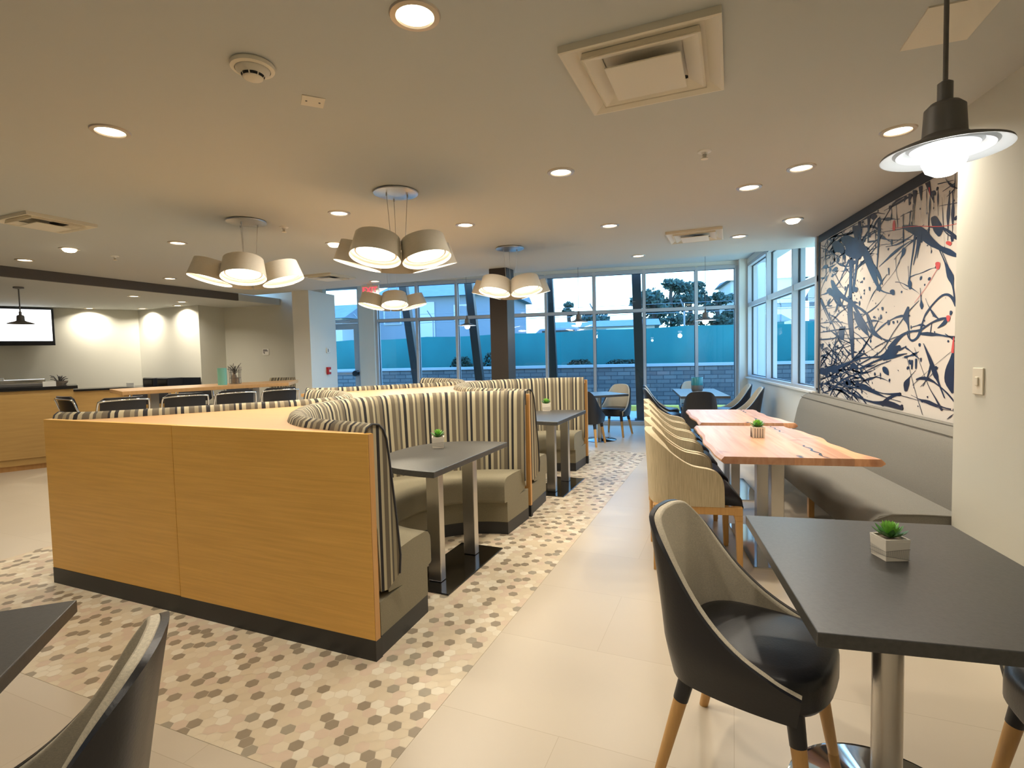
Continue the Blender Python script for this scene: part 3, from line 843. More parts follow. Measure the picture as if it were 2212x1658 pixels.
banquette('near left curved booth whose striped back runs along the left of the oak ledge', LB, LI, -1, OA, g_)
banquette('far left curved booth, its striped back curling before the glass door', LB, LI, -1, OB, g_)

isl = thing('booth_partition', 'honey oak island partition with two front panels, oak ledge and black kick boards', 'partition', (OA.x, OA.y, 0), -AA)
MB().box(-1.328, 0.0, 0, .035, .102, 1.07).build('front_panel', M['oak'], isl, bevel=.002)
MB().box(-2.556, -1.336, .004, .039, .102, 1.07).build('front_panel', M['oak'], isl, bevel=.002)
MB().box(-.04, .004, .002, .037, .10, 1.068).build('edge_strip', M['oakedge'], isl)
MB().box(-2.552, .003, .001, .05, 0, .102).build('kick_board', M['plinth'], isl)
MB().box(-2.556, -2.52, .039, .12, .102, 1.07).build('end_panel', M['oak'], isl)
def offs(pts, side, d_, shift=(0, 0)):
    P, T, L = path_samples(pts, 5)
    return [(p.x + t_.y * side * d_ + shift[0], p.y - t_.x * side * d_ + shift[1]) for p, t_ in zip(P, T)]
def edge_fn(pts, edge):
    P, T, L = path_samples(pts, 8); Q = [(p.y, p.x) for p in P]
    def f(s_):
        sh = 0.0
        if s_ > 2.29: s_ -= 2.30; sh = -.10
        if s_ <= Q[0][0] or s_ >= Q[-1][0]: return edge + sh
        for i in range(1, len(Q)):
            if Q[i][0] >= s_:
                u = (s_ - Q[i - 1][0]) / max(Q[i][0] - Q[i - 1][0], 1e-9); return Q[i - 1][1] + (Q[i][1] - Q[i - 1][1]) * u + sh
        return edge + sh
    return f
fR, fL = edge_fn(RB, -.002), edge_fn(LB, -2.556)
rows = []; s_ = .036
while s_ < 4.601:
    r_, l_ = fR(s_) + .012, fL(s_) - .012
    r_ = min(r_, .0); l_ = max(l_, -2.66 if s_ > 2.29 else -2.556)
    if s_ > .05: r_ = min(r_, -.09 if s_ < 2.2 else -.19); l_ = max(l_, -2.50 if s_ < 2.2 else -2.56)
    rows.append([(l_, s_, 1.03), (r_, s_, 1.03), (r_, s_, 1.062), (l_, s_, 1.062)]); s_ += .0163
b = MB(); b.grid(rows, closed=True); b.add(rows[0], [(0, 1, 2, 3)]); b.add(rows[-1], [(0, 1, 2, 3)])
b.build('ledge', M['oaktop'], isl)
# divider boards between the booths, thin oak edges facing the aisle
for w_, s_, dd in ((-.085, 2.285, -.45), (-.17, 4.565, -.50)):
    MB().box(w_ + dd, w_, s_, s_ + .034, .10, 1.072).build('divider_board', M['oakedge'], isl, bevel=.002)
    MB().box(w_ + dd, w_ + .003, s_ - .003, s_ + .037, 0, .10).build('divider_foot', M['plinth'], isl)
for w_, s_, dd in ((-2.556, 2.285, .45), (-2.62, 4.565, .50)):
    MB().box(w_, w_ + dd, s_, s_ + .034, .10, 1.058).build('divider_board', M['oakedge'], isl, bevel=.002)
MB().box(-2.12, -.67, 4.57, 4.60, .0, 1.03).build('end_panel', M['oak'], isl)

# a last striped settee behind the long bar table
t = thing('striped_settee', 'striped settee back showing just above the far right end of the bar table', 'settee', (-6.60, 9.16, 0), R(-8))
b = MB(); rows = []; uv = []
for i in range(13):
    x = -.36 + i * .06; y = .10 - .25 * (x / .5) ** 2
    rows.append([(x, y - .05, .3), (x, y - .05, 1.0), (x, y - .02, 1.06), (x, y + .03, 1.06), (x, y + .05, 1.0), (x, y + .05, .3)]); uv += [(i * .06, q) for q in range(6)]
b.grid(rows, closed=True); b.uv = uv
b.build('backrest', M['stripe'], t, smooth=50)
MB().box(-.36, .36, -.5, .02, .10, .45).build('seat_cushion', M['olive'], t, bevel=.02)
MB().box(-.34, .34, -.47, .0, 0, .10).build('kick_board', M['plinth'], t)

# ================================================================== TABLES
def booth_table(label, w, s):
    o = A2(w, s)
    t = thing('booth_table', label, 'table', (o.x, o.y, 0), -AA, 'half round black tables in the booths')
    pts = [(.0, -.53)]
    for i in range(41):
        a = PI * i / 40
        pts.append((-.62 * abs(math.sin(a)) ** .72, -.53 * math.cos(a) * (abs(math.cos(a)) ** -.12 if abs(math.cos(a)) > .02 else 1)))
    pts = [p for i, p in enumerate(pts) if i == 0 or math.dist(p, pts[i - 1]) > 1e-4]
    MB().prism(pts,   .722, .758).build('tabletop', M['blacktop'], t, bevel=.003)
    for y in (-.28, .19):
        MB().box(-.195, -.105, y - .03, y + .03, .012, .722).build('post', M['steel'], t, bevel=.004)
    MB().box(-.32, .02, -.44, .36, 0, .010).build('base_plate', M['darksteel'], t, bevel=.003)
    MB().box(-.26, -.04, -.38, .30, .710, .722).build('mounting_plate', M['plinth'], t)
    return t
booth_table('half round black table on two steel posts in the near right booth', -.035, 1.15)
booth_table('half round black table on two steel posts in the far right booth', -.02, 3.40)

def wood_table(label, x0, x1, y0, y1, seed, posts):
    cx_, cy_ = (x0 + x1) / 2, (y0 + y1) / 2
    t = thing('live_edge_table', label, 'table', (cx_, cy_, 0), 0, 'live edge wooden tables beside the bench')
    r = random.Random(seed); n = 26; hy = (y1 - y0) / 2; hx = (x1 - x0) / 2
    ph = [r.uniform(0, 6) for _ in range(4)]
    Lp = []; Rp = []
    for i in range(n + 1):
        y = -hy + 2 * hy * i / n
        Lp.append((-hx + .012 * math.sin(y * 5 + ph[0]) + .006 * math.sin(y * 13 + ph[1]), y))
        Rp.append((hx - .06 * (y / hy) - .03 + .020 * math.sin(y * 6.5 + ph[2]) + .010 * math.sin(y * 17 + ph[3]), y))
    out = Lp + Rp[::-1]
    b = MB(); N = len(out)
    def ring(f, z): return [(x * f if abs(x) > hx * .5 else x, y * (1 - (1 - f) * .1), z) for x, y in out]
    v = ring(.955, .712) + ring(1.0, .728) + ring(.995, .738) + ring(.955, .757)
    b.add(v, [(j * N + i, j * N + (i + 1) % N, (j + 1) * N + (i + 1) % N, (j + 1) * N + i) for j in range(3) for i in range(N)] + [list(range(N))[::-1], list(range(3 * N, 4 * N))])
    top_ = b.build('tabletop', M['planks'], t, smooth=25)
    # filled cracks
    c = MB()
    for x_, ya, yb, wd in ((hx * .42, -hy * .98, -hy * .35, .008), (hx * .46, hy * .45, hy * .98, .006), (hx * .1, -hy * .99, -hy * .88, .012)):
        pl = []; 
        m_ = 9
        for i in range(m_ + 1):
            y = ya + (yb - ya) * i / m_; xx = x_ + .012 * math.sin(i * 1.9 + seed); ww = wd * (.3 + abs(math.sin(i * 1.3 + seed)))
            pl.append(((xx - ww, y, .7575), (xx + ww, y, .7575)))
        c.grid(pl)
    c.build('crack_filler', M['blackplastic'], top_, fixn=False)
    for y in posts:
        MB().box(-.04, .04, y - .04, y + .04, .012, .712).build('post', M['steel'], t, bevel=.003)
    MB().box(-.20, .20, posts[0] - .25, posts[1] + .22, 0, .012).build('base_plate', M['chrome'], t, bevel=.003)
    MB().box(-.20, .20, posts[0] - .08, posts[1] + .08, .704, .7115).build('mounting_plate', M['plinth'], t)
    return t
wood_table('nearer live edge wooden table with a small ribbed planter on it', .53, 1.385, 3.44, 4.84, 2, (-.29, .13))
wood_table('farther live edge wooden table, beyond the one with the planter', .60, 1.37, 5.03, 6.14, 5, (-.12, .28))

t = thing('pedestal_table', 'near square black table with a white potted succulent, front right', 'table', (.79, 1.79, 0), R(-1.5), 'square black pedestal tables')
MB().box(-.355, .355, -.46, .46, .712, .748).build('tabletop', M['blacktop'], t, bevel=.003)
MB().cyl((-.04, -.03, .02), (-.04, -.03, .712), .041, n=32).build('pedestal', M['steel'], t, smooth=40)
MB().lathe([(.001, 0), (.27, 0), (.27, .006), (.25, .012), (.06, .022), (.045, .03)], (-.04, -.03), n=48).build('base_disc', M['chrome'], t, smooth=40)
MB().box(-.18, .14, -.18, .12, .702, .712).build('mounting_plate', M['plinth'], t)
t = thing('pedestal_table', 'black table corner cut off at the lower left edge of the photo', 'table', (-1.655, .685, 0), R(-57), 'square black pedestal tables')
MB().box(-.35, .35, -.35, .35, .712, .748).build('tabletop', M['blacktop'], t, bevel=.003)
MB().cyl((0, 0, .02), (0, 0, .712), .041, n=32).build('pedestal', M['steel'], t, smooth=40)
MB().lathe([(.001, 0), (.27, 0), (.27, .006), (.25, .012), (.06, .022), (.045, .03)], n=48).build('base_disc', M['chrome'], t, smooth=40)
t = thing('pedestal_table', 'small black two seat table by the windows beyond the booths', 'table', (-.50, 8.62, 0), R(33), 'square black pedestal tables')
MB().box(-.34, .34, -.34, .34, .712, .748).build('tabletop', M['blacktop'], t, bevel=.003)
MB().cyl((0, 0, .02), (0, 0, .712), .041, n=24).build('pedestal', M['steel'], t, smooth=40)
MB().lathe([(.001, 0), (.27, 0), (.27, .006), (.25, .012), (.06, .022), (.045, .03)], n=40).build('base_disc', M['darksteel'], t, smooth=40)
t = thing('pedestal_table', 'long black six seat table by the windows with a teal vase', 'table', (1.05, 8.78, 0), 0, 'square black pedestal tables')
MB().box(-.34, .34, -.78, .78, .712, .748).build('tabletop', M['blacktop'], t, bevel=.003)
for y in (-.42, .42):
    MB().cyl((0, y, .02), (0, y, .712), .041, n=24).build('pedestal', M['steel'], t, smooth=40)
    MB().lathe([(.001, 0), (.22, 0), (.22, .006), (.20, .012), (.06, .022), (.045, .03)], (0, y), n=40).build('base_disc', M['darksteel'], t, smooth=40)

# ================================================================== CHAIRS
def shell_grid(pts, zb, lean, narrow, off0, off1, tmin=0.0, rowsn=9, n=5, zc=.45):
    """pts (x,y,h) around the U; returns MB of a closed layer between two inward offsets"""
    P = catmull([Vector(p) for p in pts], n)
    rows = []
    for i, p in enumerate(P):
        tt = (P[min(i + 1, len(P) - 1)] - P[max(i - 1, 0)]); tt.z = 0; tt.normalize()
        nin = Vector((-tt.y, tt.x, 0))
        if nin.dot(Vector((-p.x, .05 - p.y, 0))) < 0: nin = -nin
        def pt(t, off):
            h = p.z
            z = zb + (h - zb) * t
            f = (z - zc) / .40
            sx = 1 - narrow * max(f, 0) - (.16 * (zc - z) / .12 if z < zc else 0) * .6
            yy = p.y * (1 - (.10 * (zc - z) / .12 if z < zc else 0)) - lean * max(f, 0) ** 1.1 * (1 if p.y < 0 else max(0, 1 - p.y / .1))
            return (p.x * sx + nin.x * off, yy + nin.y * off, z)
        sec = [pt(tmin + (1 - tmin) * k / (rowsn - 1), off0) for k in range(rowsn)]
        sec += [pt(tmin + (1 - tmin) * k / (rowsn - 1), off1) for k in range(rowsn - 1, -1, -1)]
        rows.append(sec)
    b = MB(); b.grid(rows, closed=True); w = len(rows[0])
    b.add(rows[0], [list(range(w))]); b.add(rows[-1], [list(range(w))])
    return b
def puff(rx, ry, cy, levels, e=3.2, n=48):
    b = MB(); rows = []
    for s_, z in levels:
        r_ = []
        for i in range(n):
            a = 2 * PI * i / n; c, s2 = math.cos(a), math.sin(a)
            r_.append((math.copysign(abs(c) ** (2 / e), c) * rx * s_, cy + math.copysign(abs(s2) ** (2 / e), s2) * ry * s_, z))
        rows.append(r_)
    b.grid(rows, closed=True)
    b.add(rows[0], [list(range(n))[::-1]]); b.add(rows[-1], [list(range(n))])
    return b

def make_side_chair():
    t = thing('side_chair', 'x', 'chair', (0, 0, 0))
    pts = [(-.238, .20, .425), (-.247, .12, .455), (-.25, .02, .505), (-.243, -.08, .60), (-.222, -.175, .755), (-.165, -.232, .832), (-.08, -.25, .852), (0, -.253, .855)]
    pts = pts + [(-x, y, h) for x, y, h in pts[::-1][1:]]
    sh = shell_grid(pts, .335, .065, .14, 0, .016).build('shell', M['leather'], t, smooth=60)
    shell_grid(pts, .335, .065, .14, .016, .042, tmin=.22).build('backrest', M['tweed'], t, smooth=60, bevel=.006)
    puff(.222, .235, .015, [(.80, .338), (.93, .345), (1.0, .37), (1.0, .43), (.985, .452), (.93, .466), (.80, .472), (.4, .476), (.02, .477)]).build('seat', M['leather'], t, smooth=60)
    for sx in (-1, 1):
        for sy in (-1, 1):
            a = Vector((sx * .165, .165 if sy > 0 else -.15, .355)); c = Vector((sx * .215, .215 if sy > 0 else -.235, 0))
            m_ = a.lerp(c, .27)
            lg = MB().cyl(m_, c, .0225, .0165, n=20).build('leg', M['legoak'], t, smooth=40)
            MB().cyl(a, m_, .0265, .0240, n=20).build('leg_sleeve', M['leather'], lg, smooth=40)
    return t
def make_armchair():
    t = thing('armchair', 'x', 'armchair', (0, 0, 0))
    pts = [(-.268, .165, .46), (-.270, .160, .57), (-.272, .135, .632), (-.273, .08, .662), (-.275, -.02, .685), (-.275, -.11, .74), (-.262, -.19, .81), (-.20, -.262, .868), (-.10, -.285, .88), (0, -.29, .882)]
    pts = pts + [(-x, y, h) for x, y, h in pts[::-1][1:]]
    shell_grid(pts, .425, .02, .02, 0, .05, zc=.42).build('wraparound_back', M['tweedv'], t, smooth=50, bevel=.010)
    b = MB(); rows = []
    for y, z, hw in ((-.24, .50, .19), (-.22, .52, .205), (0, .515, .215), (.15, .505, .222), (.24, .49, .232), (.275, .465, .238), (.28, .43, .238)):
        rows.append([(-hw, y, .427), (-hw, y, z - .02), (-hw + .02, y, z), (hw - .02, y, z), (hw, y, z - .02), (hw, y, .427)])
    b.grid(rows, closed=True); b.add(rows[0], [list(range(6))]); b.add(rows[-1], [list(range(6))])
    b.build('seat', M['leather'], t, smooth=50)
    f_ = MB().box(-.268, -.238, -.25, .25, .375, .425).box(.238, .268, -.25, .25, .375, .425).box(-.238, .238, -.265, -.235, .375, .425).box(-.238, .238, .238, .268, .375, .425)
    f_.build('seat_rail', M['legoak'], t, bevel=.004)
    for sx in (-1, 1):
        for sy in (-1, 1):
            xo, yo = sx * .271, sy * .271
            def q(h, z, dx=0):
                xi, yi = xo - sx * h, yo - sy * h
                xs = sorted((xo, xi)); ys = sorted((yo, yi))
                return [(xs[0], ys[0], z), (xs[1], ys[0], z), (xs[1], ys[1], z), (xs[0], ys[1], z)]
            b = MB().hexa(q(.030, 0) + q(.042, .34)).hexa(q(.042, .34) + q(.052, .374)).hexa(q(.052, .374) + q(.052, .426))
            b.build('leg', M['legoak'], t, bevel=.003)
    return t
used = {}
def place(kind, x, y, rz, label, group, n=[0]):
    if kind not in used:
        o = {'side': make_side_chair, 'arm': make_armchair, 'stool': make_stool}[kind]()
        o.location = (x, y, 0); o.rotation_euler = (0, 0, rz); o['label'] = label; o['group'] = group
        used[kind] = o
        return o
    return dup(used[kind], (x, y, 0), rz, label, group)
F = lambda dx, dy: math.atan2(dy, dx) - PI / 2      # rotation so the chair faces (dx,dy)
def make_stool():
    t = thing('bar_chair', 'x', 'bar chair', (0, 0, 0))
    puff(.21, .20, 0, [(.9, .665), (1, .68), (1, .71), (.95, .725), (.02, .728)]).build('seat', M['leather'], t, smooth=60)
    b = MB(); rows = []
    for i in range(13):
        x = -.20 + i * .4 / 12; yy = -.20 - .05 * (1 - (x / .2) ** 2)
        e_ = .03 if abs(x) > .19 else 0
        x *= 1.15; rows.append([(x, yy, .78 + e_), (x, yy - .012, .90), (x, yy - .035, 1.012 - e_), (x, yy - .012, 1.015 - e_), (x, yy + .016, .90), (x, yy + .028, .78 + e_)])
    b.grid(rows, closed=True); b.add(rows[0], [list(range(6))]); b.add(rows[-1], [list(range(6))])
    b.build('backrest', M['leather'], t, smooth=50)
    pts = [(-.27, -.10, .69), (-.265, -.19, .82), (-.255, -.235, .945), (-.22, -.262, .975), (0, -.300, .984), (.22, -.262, .975), (.255, -.235, .945), (.265, -.19, .82), (.27, -.10, .69)]
    MB().tube(catmull(pts, 6), .011, n=10).build('chrome_frame', M['chrome'], t, smooth=60)
    for sx in (-1, 1):
        for sy in (-1, 1):
            MB().cyl((sx * .17, sy * .16, .67), (sx * .225, sy * .215, 0), .011, n=10).build('leg', M['chrome'], t, smooth=60)
    MB().tube([(-.215, -.205, .2), (.215, -.205, .2), (.215, .205, .2), (-.215, .205, .2)], .008, n=8, closed=True).build('footrest', M['chrome'], t)
    return t
gs = 'black shell side chairs with oatmeal lining'
place('side', .385, 1.865, F(1, -.50), 'nearest black and oatmeal side chair, left of the black table with the succulent', gs)
place('side', 1.30, 1.66, F(-1, .05), 'side chair cut off at the lower right, tucked under the succulent table', gs)
place('side', -1.225, .715, F(-.80, -.60), 'side chair cut off at the lower left corner, seen from behind', gs)
gf = 'side chairs around the far window tables'
place('side', -.66, 8.18, F(.25, 1), 'side chair with its black back to us at the small two seat table', gf)
place('side', -.26, 9.13, F(-.35, -1), 'side chair with its oatmeal front to us behind the small two seat table', gf)
place('side', .94, 7.80, F(.05, 1), 'side chair turning its black back to us at the six seat table', gf)
place('side', 1.08, 9.78, F(0, -1), 'side chair facing us at the six seat table, behind the teal vase', gf)
place('side', .50, 8.28, F(1, .05), 'left side chair nearer to us at the six seat table', gf)
place('side', .52, 8.98, F(1, 0), 'left side chair farther from us at the six seat table', gf)
place('side', 1.58, 8.32, F(-1, .05), 'right side chair nearer to us at the six seat table, by the sill wall', gf)
place('side', 1.56, 9.02, F(-1, 0), 'right side chair farther from us at the six seat table', gf)
ga = 'oatmeal wraparound armchairs along the wooden tables'
arm_l = ['nearest wraparound armchair, whole side and oak front leg visible', 'second wraparound armchair from the front', 'third wraparound armchair in the row', 'fourth wraparound armchair in the row', 'farthest wraparound armchair, beside the farther wooden table']
for i, l in enumerate(arm_l):
    place('arm', .405 + .012 * i, 3.755 + .565 * i, F(1, 0), l, ga)

# ================================================================== BENCH AND MURAL
t = thing('wall_bench', 'long upholstered grey taupe wall bench under the splattered mural', 'bench', (0, 0, 0))
def sweep(sec, y0, y1, nm, m_, par, bevel=.012, n=2):
    b = MB(); rows = [[(x, y0 + (y1 - y0) * i / (n - 1), z) for x, z in sec] for i in range(n)]
    b.grid(rows, closed=True); w = len(sec); b.add(rows[0], [list(range(w))]); b.add(rows[-1], [list(range(w))])
    return b.build(nm, m_, par, smooth=38, bevel=bevel)
sweep([(1.82, .452), (1.60, .458), (1.45, .452), (1.39, .437), (1.352, .405), (1.34, .36), (1.345, .27), (1.365, .225), (1.42, .205), (1.90, .205), (1.90, .452)], 3.385, 6.60, 'seat', M['greige'], t)
bk = sweep([(1.80, .44), (1.812, .50), (1.835, .60), (1.86, .72), (1.89, .82), (1.925, .872), (1.965, .895), (2.02, .90), (2.068, .90), (2.068, .44)], 3.385, 6.60, 'backrest', M['greige'], t)
MB().tube([(1.905, 3.39, .858), (1.905, 6.60, .858)], .004, n=6).build('piping', M['greige'], bk)
MB().tube([(1.985, 3.39, .902), (1.985, 6.60, .902)], .006, n=6).build('piping', M['greige'], bk)
MB().tube([(1.37, 3.381, .420), (1.45, 3.381, .452), (1.60, 3.381, .457), (1.82, 3.381, .452)], .0045, n=6).build('piping', M['greige'], t)
MB().box(1.44, 1.48, 3.45, 6.55, .165, .205).box(1.95, 1.99, 3.45, 6.55, .165, .205).build('under_rail', M['plinth'], t)
for y in (3.55, 4.80, 6.40):
    for x in (1.46, 1.97):
        MB().box(x - .022, x + .022, y - .022, y + .022, 0, .165).build('leg', M['legoak'], t, bevel=.003)
MB().box(2.04, 2.066, 3.40, 6.58, .02, .44).build('back_board', M['plinth'], t)

